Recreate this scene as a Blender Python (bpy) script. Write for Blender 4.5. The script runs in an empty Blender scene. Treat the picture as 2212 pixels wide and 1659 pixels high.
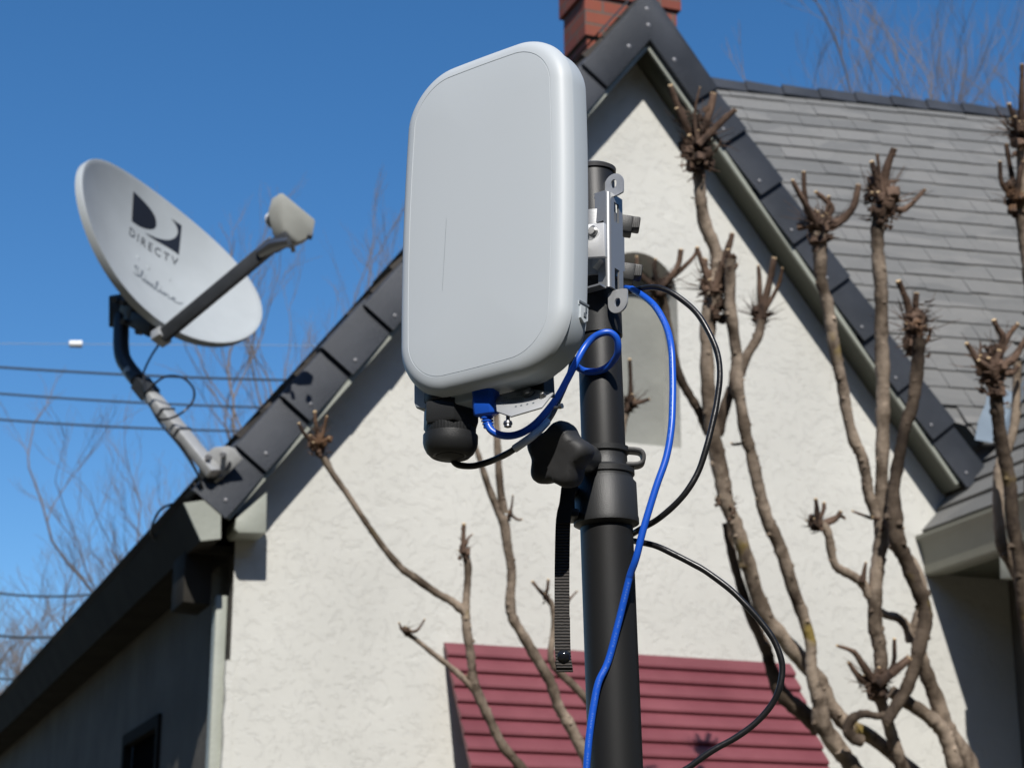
import bpy, bmesh, math, random
from math import sin, cos, tan, radians, pi, atan2, sqrt
from mathutils import Vector, Matrix
random.seed(7)
C = bpy.context.scene.collection
sc = bpy.context.scene

# ------------------------------------------------------------------ camera, sky, sun, exposure
FPX = 4130.0; TH = radians(17); CAM = Vector((0, 0, 1.6)); CX, CY = 1106.0, 829.5
cd = bpy.data.cameras.new('camera'); cam = bpy.data.objects.new('camera', cd); C.objects.link(cam)
cam.location = CAM; cam.rotation_euler = (radians(90) + TH, 0, 0)
cd.sensor_width = 36; cd.sensor_fit = 'HORIZONTAL'; cd.lens = 36 * FPX / 2212
cd.clip_start = 0.05; cd.clip_end = 2000
cd.dof.use_dof = True; cd.dof.focus_distance = 1.33; cd.dof.aperture_fstop = 22
sc.camera = cam
SUN = Vector((0.085, -1.07, 1.03)).normalized()
w = bpy.data.worlds.new('World'); sc.world = w; w.use_nodes = True
nt = w.node_tree; nt.nodes.clear()
sky = nt.nodes.new('ShaderNodeTexSky'); sky.sky_type = 'NISHITA'; sky.sun_disc = False
sky.sun_elevation = math.asin(SUN.z); sky.sun_rotation = math.atan2(SUN.x, SUN.y) % (2 * pi)
sky.altitude = 600; sky.air_density = 1.0; sky.dust_density = 0.55; sky.ozone_density = 4.0
bg = nt.nodes.new('ShaderNodeBackground'); bg.inputs[1].default_value = 0.098
wo = nt.nodes.new('ShaderNodeOutputWorld')
hs_ = nt.nodes.new('ShaderNodeHueSaturation'); hs_.inputs['Saturation'].default_value = 1.24; nt.links.new(sky.outputs[0], hs_.inputs['Color']); nt.links.new(hs_.outputs[0], bg.inputs[0]); nt.links.new(bg.outputs[0], wo.inputs[0])
sl = bpy.data.lights.new('sun', 'SUN'); sl.energy = 3.9; sl.angle = radians(0.53); sl.color = (1.0, 0.96, 0.90)
so = bpy.data.objects.new('sun', sl); C.objects.link(so); so.location = (0, -5, 8)
so.rotation_euler = SUN.to_track_quat('Z', 'Y').to_euler()
sc.view_settings.view_transform = 'Standard'; sc.view_settings.look = 'None'
sc.view_settings.exposure = 0.38; sc.view_settings.gamma = 1.0
sc.render.engine = 'CYCLES'

# ------------------------------------------------------------------ placing helpers (photo measured on a 2212x1659 grid)
FWD = Vector((0, cos(TH), sin(TH))); UPV = Vector((0, -sin(TH), cos(TH)))
def ray(px, py):
    x = (px - CX) / FPX; y = (CY - py) / FPX
    return Vector((x, cos(TH) - y * sin(TH), sin(TH) + y * cos(TH)))
def at(px, py, Y):                       # point of the view ray at world depth Y
    d = ray(px, py); return CAM + d * (Y / d.y)
def proj(P):
    v = P - CAM; z = v.dot(FWD); return (CX + FPX * v.x / z, CY - FPX * v.dot(UPV) / z, z)
PSI = radians(20.8)
HU = Vector((cos(PSI), sin(PSI), 0)); HF = Vector((sin(PSI), -cos(PSI), 0)); W0 = Vector((-0.974, 6.6, 0))
HM = Matrix(((HU.x, HF.x, 0, W0.x), (HU.y, HF.y, 0, W0.y), (0, 0, -1, 0), (0, 0, 0, 1)))
# house frame: a along the front wall, b out of the wall towards the viewer, z up
def H(a, b, z): return W0 + HU * a + HF * b + Vector((0, 0, z))
def hb(px, py, b):                       # house coordinates of the pixel on plane b
    d = ray(px, py); t = (W0 + HF * b - CAM).dot(HF) / d.dot(HF); P = CAM + d * t
    return ((P - W0).dot(HU), b, P.z)
def ha(px, py, a):
    d = ray(px, py); t = (W0 + HU * a - CAM).dot(HU) / d.dot(HU); P = CAM + d * t
    return (a, (P - W0).dot(HF), P.z)

# ------------------------------------------------------------------ mesh helpers
class MB:
    def __init__(s): s.v = []; s.f = []; s.sm = []; s.mi = []; s.cur = 0
    def add(s, vs, fs, smooth=False):
        o = len(s.v); s.v += [Vector(v) for v in vs]
        for f in fs: s.f.append([i + o for i in f]); s.sm.append(smooth); s.mi.append(s.cur)
    def box(s, c, h, M=None):            # centre, half sizes, optional 3x3/4x4
        vs = [Vector((x * h[0], y * h[1], z * h[2])) for x in (-1, 1) for y in (-1, 1) for z in (-1, 1)]
        if M is not None: vs = [M @ v for v in vs]
        s.add([v + Vector(c) for v in vs], [(0, 1, 3, 2), (4, 6, 7, 5), (0, 4, 5, 1), (2, 3, 7, 6), (0, 2, 6, 4), (1, 5, 7, 3)])
    def prism(s, poly, off, smooth=False):   # polygon (list of points) pushed along off
        n = len(poly); off = Vector(off); p = [Vector(q) for q in poly]
        s.add(p + [q + off for q in p], [tuple(range(n))[::-1], tuple(range(n, 2 * n))])
        s.add(p + [q + off for q in p], [(i, (i + 1) % n, n + (i + 1) % n, n + i) for i in range(n)], smooth)
    def tube(s, pts, rads, n=8, caps=True, flat=1.0, wob=0.0):
        pts = [Vector(p) for p in pts]
        if not hasattr(rads, '__len__'): rads = [rads] * len(pts)
        rings = []; ref = None
        for i, p in enumerate(pts):
            t = (pts[min(i + 1, len(pts) - 1)] - pts[max(i - 1, 0)])
            if t.length < 1e-9: t = Vector((0, 0, 1))
            t.normalize()
            if ref is None: ref = t.orthogonal().normalized()
            ref = (ref - t * ref.dot(t))
            if ref.length < 1e-6: ref = t.orthogonal()
            ref.normalize(); bi = t.cross(ref)
            rings.append([p + (ref * cos(2 * pi * k / n) + bi * sin(2 * pi * k / n) * flat) * rads[i] * (1 + random.uniform(-wob, wob)) for k in range(n)])
        vs = [v for r in rings for v in r]
        fs = [(i * n + k, i * n + (k + 1) % n, (i + 1) * n + (k + 1) % n, (i + 1) * n + k) for i in range(len(pts) - 1) for k in range(n)]
        s.add(vs, fs, True)
        if caps:
            s.add(rings[0], [tuple(range(n))[::-1]]); s.add(rings[-1], [tuple(range(n))])
    def rings(s, R, smooth=True, capA=True, capB=True):      # loft of equal-length rings
        n = len(R[0])
        s.add([v for r in R for v in r], [(i * n + k, i * n + (k + 1) % n, (i + 1) * n + (k + 1) % n, (i + 1) * n + k) for i in range(len(R) - 1) for k in range(n)], smooth)
        if capA: s.add(R[0], [tuple(range(n))[::-1]])
        if capB: s.add(R[-1], [tuple(range(n))])
    def lathe(s, prof, base, axis, n=48, smooth=True, fr=None, scale=None):  # prof: (height along axis, radius)
        axis = Vector(axis).normalized(); x = fr or axis.orthogonal().normalized(); x = (x - axis * x.dot(axis)).normalized(); y = axis.cross(x)
        R = [[Vector(base) + axis * h + (x * cos(2 * pi * k / n) + y * sin(2 * pi * k / n)) * r * (scale(2 * pi * k / n, h) if scale else 1) for k in range(n)] for h, r in prof]
        for i in range(len(R) - 1):
            s.add(R[i] + R[i + 1], [(k, (k + 1) % n, n + (k + 1) % n, n + k) for k in range(n)], smooth)
        s.add(R[0], [tuple(range(n))[::-1]]); s.add(R[-1], [tuple(range(n))])
    def ball(s, c, r, seed=0, bump=.25, seg=8):
        rd = random.Random(seed); c = Vector(c); vs = [c + Vector((0, 0, -r))]; fs = []
        rows = seg // 2
        for i in range(1, rows):
            for k in range(seg):
                a = -pi / 2 + pi * i / rows; b = 2 * pi * k / seg
                vs.append(c + Vector((cos(a) * cos(b), cos(a) * sin(b), sin(a))) * r * (1 + rd.uniform(-bump, bump)))
        vs.append(c + Vector((0, 0, r)))
        for k in range(seg): fs.append((0, 1 + (k + 1) % seg, 1 + k))
        for i in range(rows - 2):
            for k in range(seg):
                fs.append((1 + i * seg + k, 1 + i * seg + (k + 1) % seg, 1 + (i + 1) * seg + (k + 1) % seg, 1 + (i + 1) * seg + k))
        L = len(vs) - 1
        for k in range(seg): fs.append((L, 1 + (rows - 2) * seg + k, 1 + (rows - 2) * seg + (k + 1) % seg))
        s.add(vs, fs, True)
WM = {}
def obj(name, mb, mat, parent=None, M=None, fixn=True, label=None, bevel=0):
    M = M or Matrix.Identity(4); Mi = M.inverted()
    me = bpy.data.meshes.new(name)
    me.from_pydata([Mi @ v for v in mb.v], [], mb.f)
    me.polygons.foreach_set('use_smooth', mb.sm)
    for m_ in (mat if isinstance(mat, (list, tuple)) else [mat]): me.materials.append(m_)
    me.polygons.foreach_set('material_index', mb.mi)
    bm = bmesh.new(); bm.from_mesh(me)
    bmesh.ops.remove_doubles(bm, verts=bm.verts, dist=1e-5)
    if fixn: bmesh.ops.recalc_face_normals(bm, faces=bm.faces)
    if bevel:
        es = [e for e in bm.edges if len(e.link_faces) == 2 and e.calc_face_angle(0) > 0.6]
        bmesh.ops.bevel(bm, geom=es, offset=bevel, segments=2, affect='EDGES', profile=.5)
    bm.to_mesh(me); bm.free()
    try: me.set_sharp_from_angle(angle=radians(40))
    except Exception: pass
    o = bpy.data.objects.new(name, me); C.objects.link(o)
    if parent is not None:
        o.parent = parent; o.matrix_local = WM[parent.name].inverted() @ M
    else: o.matrix_world = M
    WM[o.name] = M
    if label: o['label'] = label
    return o
def thing(name, label, cat, loc=(0, 0, 0), group=None, M=None):
    o = bpy.data.objects.new(name, None); C.objects.link(o); o.empty_display_size = .1
    M = M or Matrix.Translation(Vector(loc)); o.matrix_world = M; WM[o.name] = M
    o['label'] = label; o['category'] = cat
    if group: o['group'] = group
    return o
def tag(o, label, cat, group=None):
    o['label'] = label; o['category'] = cat
    if group: o['group'] = group
def smooth_path(pts, k=6):               # Catmull-Rom
    P = [Vector(p) for p in pts]; P = [P[0] * 2 - P[1]] + P + [P[-1] * 2 - P[-2]]; out = []
    for i in range(1, len(P) - 2):
        for j in range(k):
            t = j / k; a, b, c, d = P[i - 1:i + 3]
            out.append(.5 * ((2 * b) + (c - a) * t + (2 * a - 5 * b + 4 * c - d) * t * t + (3 * b - a - 3 * c + d) * t ** 3))
    return out + [P[-2]]

# ------------------------------------------------------------------ materials
def mat(name, col, rough=.6, metal=0, bump=0, bscale=40, var=0, vscale=8, spec=.5, col2=None, coat=0, detail=6, bdist=.01):
    m = bpy.data.materials.new(name); m.use_nodes = True; n = m.node_tree; p = n.nodes['Principled BSDF']
    p.inputs['Roughness'].default_value = rough; p.inputs['Metallic'].default_value = metal
    p.inputs['Specular IOR Level'].default_value = spec; p.inputs['Coat Weight'].default_value = coat
    p.inputs['Base Color'].default_value = (*col, 1)
    tc = n.nodes.new('ShaderNodeTexCoord')
    if var or col2:
        nz = n.nodes.new('ShaderNodeTexNoise'); nz.inputs['Scale'].default_value = vscale; nz.inputs['Detail'].default_value = detail
        cr = n.nodes.new('ShaderNodeValToRGB'); cr.color_ramp.elements[0].position = .35; cr.color_ramp.elements[1].position = .65
        c2 = col2 or tuple(min(1, c * (1 + var)) for c in col); c1 = col if col2 else tuple(c * (1 - var) for c in col)
        cr.color_ramp.elements[0].color = (*c1, 1); cr.color_ramp.elements[1].color = (*c2, 1)
        n.links.new(tc.outputs['Object'], nz.inputs['Vector']); n.links.new(nz.outputs['Fac'], cr.inputs['Fac']); n.links.new(cr.outputs['Color'], p.inputs['Base Color'])
    if bump:
        nb = n.nodes.new('ShaderNodeTexNoise'); nb.inputs['Scale'].default_value = bscale; nb.inputs['Detail'].default_value = 5
        bp = n.nodes.new('ShaderNodeBump'); bp.inputs['Strength'].default_value = bump; bp.inputs['Distance'].default_value = bdist
        n.links.new(tc.outputs['Object'], nb.inputs['Vector']); n.links.new(nb.outputs['Fac'], bp.inputs['Height']); n.links.new(bp.outputs['Normal'], p.inputs['Normal'])
    return m
def nodes(m): return m.node_tree, m.node_tree.nodes['Principled BSDF']

def stucco(name, col, shade=1):
    m = mat(name, col, rough=.9, spec=.2); n, p = nodes(m)
    tc = n.nodes.new('ShaderNodeTexCoord')
    warp = n.nodes.new('ShaderNodeTexNoise'); warp.inputs['Scale'].default_value = 7; warp.inputs['Detail'].default_value = 4
    mx = n.nodes.new('ShaderNodeVectorMath'); mx.operation = 'MULTIPLY_ADD'; mx.inputs[1].default_value = (.12, .12, .12)
    n.links.new(tc.outputs['Object'], warp.inputs['Vector']); n.links.new(warp.outputs['Color'], mx.inputs[0]); n.links.new(tc.outputs['Object'], mx.inputs[2])
    # trowelled flakes: plateaus cut by ragged edges
    nz = n.nodes.new('ShaderNodeTexNoise'); nz.inputs['Scale'].default_value = 11; nz.inputs['Detail'].default_value = 9; nz.inputs['Roughness'].default_value = .66
    mp = n.nodes.new('ShaderNodeMapping'); mp.inputs['Scale'].default_value = (1.0, 1, 1.12)
    n.links.new(mx.outputs[0], mp.inputs['Vector']); n.links.new(mp.outputs[0], nz.inputs['Vector'])
    cr = n.nodes.new('ShaderNodeValToRGB'); e = cr.color_ramp.elements
    e[0].position = .38; e[0].color = (0, 0, 0, 1); e[1].position = .44; e[1].color = (.55, .55, .55, 1)
    for ps, v in ((.545, .6), (.575, 1.0)):
        q = e.new(ps); q.color = (v, v, v, 1)
    n.links.new(nz.outputs['Fac'], cr.inputs['Fac'])
    fine = n.nodes.new('ShaderNodeTexNoise'); fine.inputs['Scale'].default_value = 45; fine.inputs['Detail'].default_value = 6
    n.links.new(tc.outputs['Object'], fine.inputs['Vector'])
    ad = n.nodes.new('ShaderNodeMath'); ad.operation = 'MULTIPLY_ADD'; ad.inputs[1].default_value = .22
    n.links.new(fine.outputs['Fac'], ad.inputs[0]); n.links.new(cr.outputs['Color'], ad.inputs[2])
    bp = n.nodes.new('ShaderNodeBump'); bp.inputs['Strength'].default_value = .46; bp.inputs['Distance'].default_value = .006
    n.links.new(ad.outputs[0], bp.inputs['Height']); n.links.new(bp.outputs['Normal'], p.inputs['Normal'])
    big = n.nodes.new('ShaderNodeTexNoise'); big.inputs['Scale'].default_value = 1.6; big.inputs['Detail'].default_value = 5
    n.links.new(tc.outputs['Object'], big.inputs['Vector'])
    c2 = n.nodes.new('ShaderNodeValToRGB'); c2.color_ramp.elements[0].position = .3; c2.color_ramp.elements[1].position = .7
    c2.color_ramp.elements[0].color = (*[c * .9 for c in col], 1); c2.color_ramp.elements[1].color = (*[min(1, c * 1.05) for c in col], 1)
    n.links.new(big.outputs['Fac'], c2.inputs['Fac']); n.links.new(c2.outputs['Color'], p.inputs['Base Color'])
    return m
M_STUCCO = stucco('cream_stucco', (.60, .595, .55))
M_STUCCO_D = mat('shade_painted_stucco', (.12, .113, .10), rough=.95, spec=.1, bump=.4, bscale=25, var=.12, vscale=3)  # darker stucco copy: shade of the side and wing walls put into the colour
M_TRIM = mat('sage_trim_paint', (.30, .315, .27), rough=.55, var=.07, vscale=6, bump=.15, bscale=60)
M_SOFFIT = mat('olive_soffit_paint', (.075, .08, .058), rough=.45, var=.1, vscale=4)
M_FASCIA = mat('dark_fascia', (.032, .03, .026), rough=.9, spec=.1, var=.15, vscale=5)  # near-black base with slight random tone
M_CAP = mat('charcoal_asphalt_cap', (.023, .027, .034), rough=.55, bump=.8, bscale=200, col2=(.040, .045, .055), vscale=4.5, spec=.3, detail=9, bdist=.003)
M_NAIL = mat('galvanised_nail', (.22, .22, .23), rough=.45, metal=.3)
def shingle_mat(name, ca, cb, cc):
    m = mat(name, ca, rough=.9, spec=.2); n, p = nodes(m)
    tc = n.nodes.new('ShaderNodeTexCoord'); mp = n.nodes.new('ShaderNodeMapping'); mp.inputs['Scale'].default_value = (3.3, .8, 8.0)
    vo = n.nodes.new('ShaderNodeTexVoronoi'); vo.inputs['Scale'].default_value = 1.0
    n.links.new(tc.outputs['Object'], mp.inputs['Vector']); n.links.new(mp.outputs[0], vo.inputs['Vector'])
    nz = n.nodes.new('ShaderNodeTexNoise'); nz.inputs['Scale'].default_value = 30; nz.inputs['Detail'].default_value = 8
    n.links.new(tc.outputs['Object'], nz.inputs['Vector'])
    sp = n.nodes.new('ShaderNodeSeparateColor'); n.links.new(vo.outputs['Color'], sp.inputs[0])
    ad = n.nodes.new('ShaderNodeMath'); ad.operation = 'MULTIPLY_ADD'; ad.inputs[1].default_value = .6; n.links.new(sp.outputs[0], ad.inputs[0])
    sc2 = n.nodes.new('ShaderNodeMath'); sc2.operation = 'MULTIPLY'; sc2.inputs[1].default_value = .4; n.links.new(nz.outputs['Fac'], sc2.inputs[0]); n.links.new(sc2.outputs[0], ad.inputs[2])
    cr = n.nodes.new('ShaderNodeValToRGB'); e = cr.color_ramp.elements
    e[0].color = (*ca, 1); e[0].position = .15; e[1].color = (*cc, 1); e[1].position = .8; q = e.new(.5); q.color = (*cb, 1)
    n.links.new(ad.outputs[0], cr.inputs['Fac']); n.links.new(cr.outputs['Color'], p.inputs['Base Color'])
    bp = n.nodes.new('ShaderNodeBump'); bp.inputs['Strength'].default_value = .5; bp.inputs['Distance'].default_value = .004
    nb = n.nodes.new('ShaderNodeTexNoise'); nb.inputs['Scale'].default_value = 160
    n.links.new(tc.outputs['Object'], nb.inputs['Vector']); n.links.new(nb.outputs['Fac'], bp.inputs['Height']); n.links.new(bp.outputs['Normal'], p.inputs['Normal'])
    return m
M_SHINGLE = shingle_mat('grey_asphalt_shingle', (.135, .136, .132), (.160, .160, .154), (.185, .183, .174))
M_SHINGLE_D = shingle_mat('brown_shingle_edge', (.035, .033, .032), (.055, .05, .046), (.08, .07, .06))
M_FLASH = mat('valley_flashing_metal', (.24, .29, .33), rough=.4, metal=.3, var=.1)
M_RED = mat('maroon_awning_paint', (.145, .034, .044), rough=.5, col2=(.20, .056, .068), vscale=3.5, bump=.08, bscale=90)
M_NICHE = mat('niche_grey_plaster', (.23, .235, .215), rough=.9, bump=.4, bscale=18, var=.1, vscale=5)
M_GLASS = mat('dark_window_glass', (.006, .0065, .007), rough=.6, spec=0)
M_FRAME = mat('dark_window_frame', (.02, .02, .019), rough=.95, spec=.05)
def brick_mat():
    m = mat('red_chimney_brick', (.3, .09, .05), rough=.85); n, p = nodes(m)
    tc = n.nodes.new('ShaderNodeTexCoord'); sx = n.nodes.new('ShaderNodeSeparateXYZ'); cb = n.nodes.new('ShaderNodeCombineXYZ')
    ad = n.nodes.new('ShaderNodeMath'); n.links.new(tc.outputs['Object'], sx.inputs[0])
    n.links.new(sx.outputs[0], ad.inputs[0]); n.links.new(sx.outputs[1], ad.inputs[1]); n.links.new(ad.outputs[0], cb.inputs[0]); n.links.new(sx.outputs[2], cb.inputs[1])
    b = n.nodes.new('ShaderNodeTexBrick'); b.inputs['Scale'].default_value = 1; b.inputs['Brick Width'].default_value = .21; b.inputs['Row Height'].default_value = .076
    b.inputs['Mortar Size'].default_value = .006; b.inputs['Color1'].default_value = (.29, .075, .042, 1); b.inputs['Color2'].default_value = (.20, .052, .032, 1); b.inputs['Mortar'].default_value = (.13, .11, .09, 1)
    n.links.new(cb.outputs[0], b.inputs['Vector'])
    nz = n.nodes.new('ShaderNodeTexNoise'); nz.inputs['Scale'].default_value = 14; nz.inputs['Detail'].default_value = 8; n.links.new(tc.outputs['Object'], nz.inputs['Vector'])
    mx = n.nodes.new('ShaderNodeMix'); mx.data_type = 'RGBA'; mx.blend_type = 'MULTIPLY'; mx.inputs[0].default_value = .6
    n.links.new(b.outputs['Color'], mx.inputs[6]); n.links.new(nz.outputs['Color'], mx.inputs[7])
    g = n.nodes.new('ShaderNodeMix'); g.data_type = 'RGBA'; g.inputs[0].default_value = .5; n.links.new(b.outputs['Color'], g.inputs[6]); n.links.new(mx.outputs[2], g.inputs[7])
    n.links.new(g.outputs[2], p.inputs['Base Color'])
    bp = n.nodes.new('ShaderNodeBump'); bp.inputs['Strength'].default_value = .7; bp.inputs['Distance'].default_value = .01; bp.invert = True
    n.links.new(b.outputs['Fac'], bp.inputs['Height']); n.links.new(bp.outputs['Normal'], p.inputs['Normal'])
    return m
M_BRICK = brick_mat()
def bark_mat(name, base, dark, lich, lo=.60):
    m = mat(name, base, rough=.85, spec=.25); n, p = nodes(m)
    tc = n.nodes.new('ShaderNodeTexCoord')
    a = n.nodes.new('ShaderNodeTexNoise'); a.inputs['Scale'].default_value = 14; a.inputs['Detail'].default_value = 9; a.inputs['Roughness'].default_value = .65
    mp = n.nodes.new('ShaderNodeMapping'); mp.inputs['Scale'].default_value = (1, 1, .35); n.links.new(tc.outputs['Object'], mp.inputs[0]); n.links.new(mp.outputs[0], a.inputs['Vector'])
    cr = n.nodes.new('ShaderNodeValToRGB'); e = cr.color_ramp.elements
    e[0].position = .36; e[0].color = (*dark, 1); e[1].position = .62; e[1].color = (*[min(1, c * 1.4) for c in base], 1); q = e.new(.47); q.color = (*base, 1)
    n.links.new(a.outputs['Fac'], cr.inputs['Fac'])
    b = n.nodes.new('ShaderNodeTexNoise'); b.inputs['Scale'].default_value = 6.0; b.inputs['Detail'].default_value = 5; n.links.new(tc.outputs['Object'], b.inputs['Vector'])
    c2 = n.nodes.new('ShaderNodeValToRGB'); c2.color_ramp.elements[0].position = lo; c2.color_ramp.elements[1].position = lo + .07
    n.links.new(b.outputs['Fac'], c2.inputs['Fac'])
    mx = n.nodes.new('ShaderNodeMix'); mx.data_type = 'RGBA'; n.links.new(c2.outputs['Color'], mx.inputs[0]); n.links.new(cr.outputs['Color'], mx.inputs[6]); mx.inputs[7].default_value = (*lich, 1)
    d1 = n.nodes.new('ShaderNodeTexNoise'); d1.inputs['Scale'].default_value = 7; d1.inputs['Detail'].default_value = 4; d1.inputs['Roughness'].default_value = .6
    n.links.new(tc.outputs['Object'], d1.inputs['Vector'])
    d2 = n.nodes.new('ShaderNodeValToRGB'); d2.color_ramp.elements[0].position = .40; d2.color_ramp.elements[0].color = (.42, .40, .38, 1); d2.color_ramp.elements[1].position = .56; d2.color_ramp.elements[1].color = (1, 1, 1, 1)
    n.links.new(d1.outputs['Fac'], d2.inputs['Fac'])
    d3 = n.nodes.new('ShaderNodeMix'); d3.data_type = 'RGBA'; d3.blend_type = 'MULTIPLY'; d3.inputs[0].default_value = 1
    n.links.new(mx.outputs[2], d3.inputs[6]); n.links.new(d2.outputs['Color'], d3.inputs[7])
    n.links.new(d3.outputs[2], p.inputs['Base Color'])
    f = n.nodes.new('ShaderNodeTexNoise'); f.inputs['Scale'].default_value = 55; f.inputs['Detail'].default_value = 6; n.links.new(tc.outputs['Object'], f.inputs['Vector'])
    bp = n.nodes.new('ShaderNodeBump'); bp.inputs['Strength'].default_value = .6; bp.inputs['Distance'].default_value = .006
    n.links.new(f.outputs['Fac'], bp.inputs['Height']); n.links.new(bp.outputs['Normal'], p.inputs['Normal'])
    return m
M_BARK = bark_mat('smooth_grey_brown_bark', (.27, .215, .165), (.10, .072, .052), (.27, .20, .06), .645)
M_BARK_D = bark_mat('dark_knuckle_bark', (.12, .078, .056), (.04, .026, .02), (.16, .09, .05), .62)
M_BARK_M = bark_mat('shaded_olive_brown_bark', (.10, .075, .055), (.045, .032, .025), (.19, .14, .05), .66)  # darker bark copy, shade on these limbs painted into the colour
M_CUT = mat('pale_cut_wood', (.62, .45, .26), rough=.8, var=.15, vscale=60)
M_TWIG = mat('distant_twig_bark', (.15, .12, .10), rough=.9, var=.2, vscale=1)
M_PANEL = mat('light_grey_moulded_plastic', (.50, .54, .57), rough=.48, bump=.06, bscale=1400, bdist=.0005, spec=.45)
M_PANELB = mat('light_grey_housing_plastic', (.455, .505, .545), rough=.5, bump=.06, bscale=1200, bdist=.0005)
M_ALU = mat('brushed_aluminium', (.42, .43, .44), rough=.38, metal=.7, bump=.04, bscale=500, bdist=.001)
M_ALU2 = mat('pale_zinc_plate', (.5, .51, .52), rough=.45, metal=.5, var=.1, vscale=80)
M_BLACK = mat('matte_black_tube_paint', (.014, .0142, .0146), rough=.45, bump=.25, bscale=2200, bdist=.0004, spec=.4)
M_BLACKP = mat('black_moulded_plastic', (.020, .021, .022), rough=.48, bump=.35, bscale=1500, bdist=.0005)
M_KNOB = mat('black_soft_knob_plastic', (.028, .028, .029), rough=.6, bump=.3, bscale=1800, bdist=.0005)
M_BLUE = mat('blue_cable_jacket', (.012, .095, .56), rough=.34, spec=.5)
M_CABLE = mat('black_cable_jacket', (.012, .012, .013), rough=.33, bump=.15, bscale=300, bdist=.001)
M_WHITE = mat('white_sleeve', (.85, .86, .88), rough=.5)
M_PRINT = mat('pale_print_ink', (.12, .24, .62), rough=.6)
M_INK = mat('dark_logo_ink', (.012, .014, .02), rough=.45)
M_INKG = mat('faded_grey_ink', (.13, .15, .17), rough=.6)
M_SCREW = mat('dull_steel_screw', (.25, .25, .25), rough=.35, metal=.9)
M_DISH = mat('dish_grey_paint', (.40, .43, .44), rough=.5, var=.05, vscale=6)
M_DARKM = mat('dark_painted_steel', (.03, .033, .037), rough=.5, var=.2, vscale=20)
M_GALV = mat('grey_galvanised_steel', (.40, .405, .40), rough=.5, metal=.35, var=.12, vscale=18)
M_LNB = mat('beige_grey_lnb_plastic', (.38, .385, .35), rough=.5, var=.04, vscale=20)
def web_mat():
    m = mat('black_nylon_webbing', (.02, .018, .017), rough=.8); n, p = nodes(m)
    tc = n.nodes.new('ShaderNodeTexCoord'); wv = n.nodes.new('ShaderNodeTexWave'); wv.bands_direction = 'Z'; wv.inputs['Scale'].default_value = 150; wv.inputs['Distortion'].default_value = 1.2; wv.inputs['Detail'].default_value = 3; wv.inputs['Detail Scale'].default_value = 4
    n.links.new(tc.outputs['Object'], wv.inputs['Vector'])
    cr = n.nodes.new('ShaderNodeValToRGB'); cr.color_ramp.elements[0].color = (.006, .0055, .005, 1); cr.color_ramp.elements[1].color = (.075, .066, .06, 1)
    cr.color_ramp.elements[0].position = .35
    n.links.new(wv.outputs['Fac'], cr.inputs['Fac']); n.links.new(cr.outputs['Color'], p.inputs['Base Color'])
    bp = n.nodes.new('ShaderNodeBump'); bp.inputs['Strength'].default_value = .8; bp.inputs['Distance'].default_value = .0006; n.links.new(wv.outputs['Fac'], bp.inputs['Height']); n.links.new(bp.outputs['Normal'], p.inputs['Normal'])
    return m
M_WEB = web_mat()
M_GROUND = mat('winter_lawn_ground', (.07, .07, .04), rough=1, col2=(.13, .11, .08), vscale=.6)
M_WIRE = mat('dark_wire', (.04, .05, .06), rough=.6)

# ------------------------------------------------------------------ setting: ground
g = MB(); g.add([(-400, -200, 0), (400, -200, 0), (400, 800, 0), (-400, 800, 0)], [(0, 1, 2, 3)])
o = obj('ground', g, M_GROUND); o['kind'] = 'structure'
# unseen ring of dark green foliage, added behind the camera to block sky light
rt_ = random.Random(4); m_ = []
g = MB()
for i in range(150):
    a_ = pi + pi * i / 149; R0 = 17 + rt_.uniform(-1.5, 1.5); c_ = Vector((cos(a_) * R0, 4 + sin(a_) * R0, 0)); h_ = rt_.uniform(8.5, 11.5)
    for k in range(5): g.ball(c_ + Vector((rt_.uniform(-.6, .6), rt_.uniform(-.6, .6), h_ * (.12 + .19 * k))), 1.9 - .16 * k, seed=i * 7 + k, bump=.3, seg=8)
o = obj('sky_light_blocker', g, mat('blocker_dark_green', (.022, .035, .014), rough=1, var=.4, vscale=3)); o['kind'] = 'stuff'; o['label'] = 'added dark green foliage mass blocking sky light behind the viewer'

# ------------------------------------------------------------------ the house
OV = .15                                   # verge overhang
SL = 1.28                                  # tan of the roof pitch
RA = math.atan(SL); CR, SR = cos(RA), sin(RA)
AP = (1.574, 5.195)                        # lower verge edge at the apex (a, z)
house = thing('house', 'cream stucco house with steep dark gable roof and arched wall niche', 'house', H(1.5, -3, 0))
HOUSE_M = Matrix(((HU.x, HF.x, 0, W0.x), (HU.y, HF.y, 0, W0.y), (0, 0, 1, 0), (0, 0, 0, 1)))
HOUSE_M[0][1] = -HF.x; HOUSE_M[1][1] = -HF.y      # right-handed: x along wall, y into the house
def hobj(name, mb, m, parent=house, **k): return obj(name, mb, m, parent, HOUSE_M, **k)
def HP(l): return [H(*p) for p in l]

AR = 3.22                                  # right end of the front wall
def zroof(a): return AP[1] + .03 - abs(a - AP[0]) * SL
wall = MB()
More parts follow.
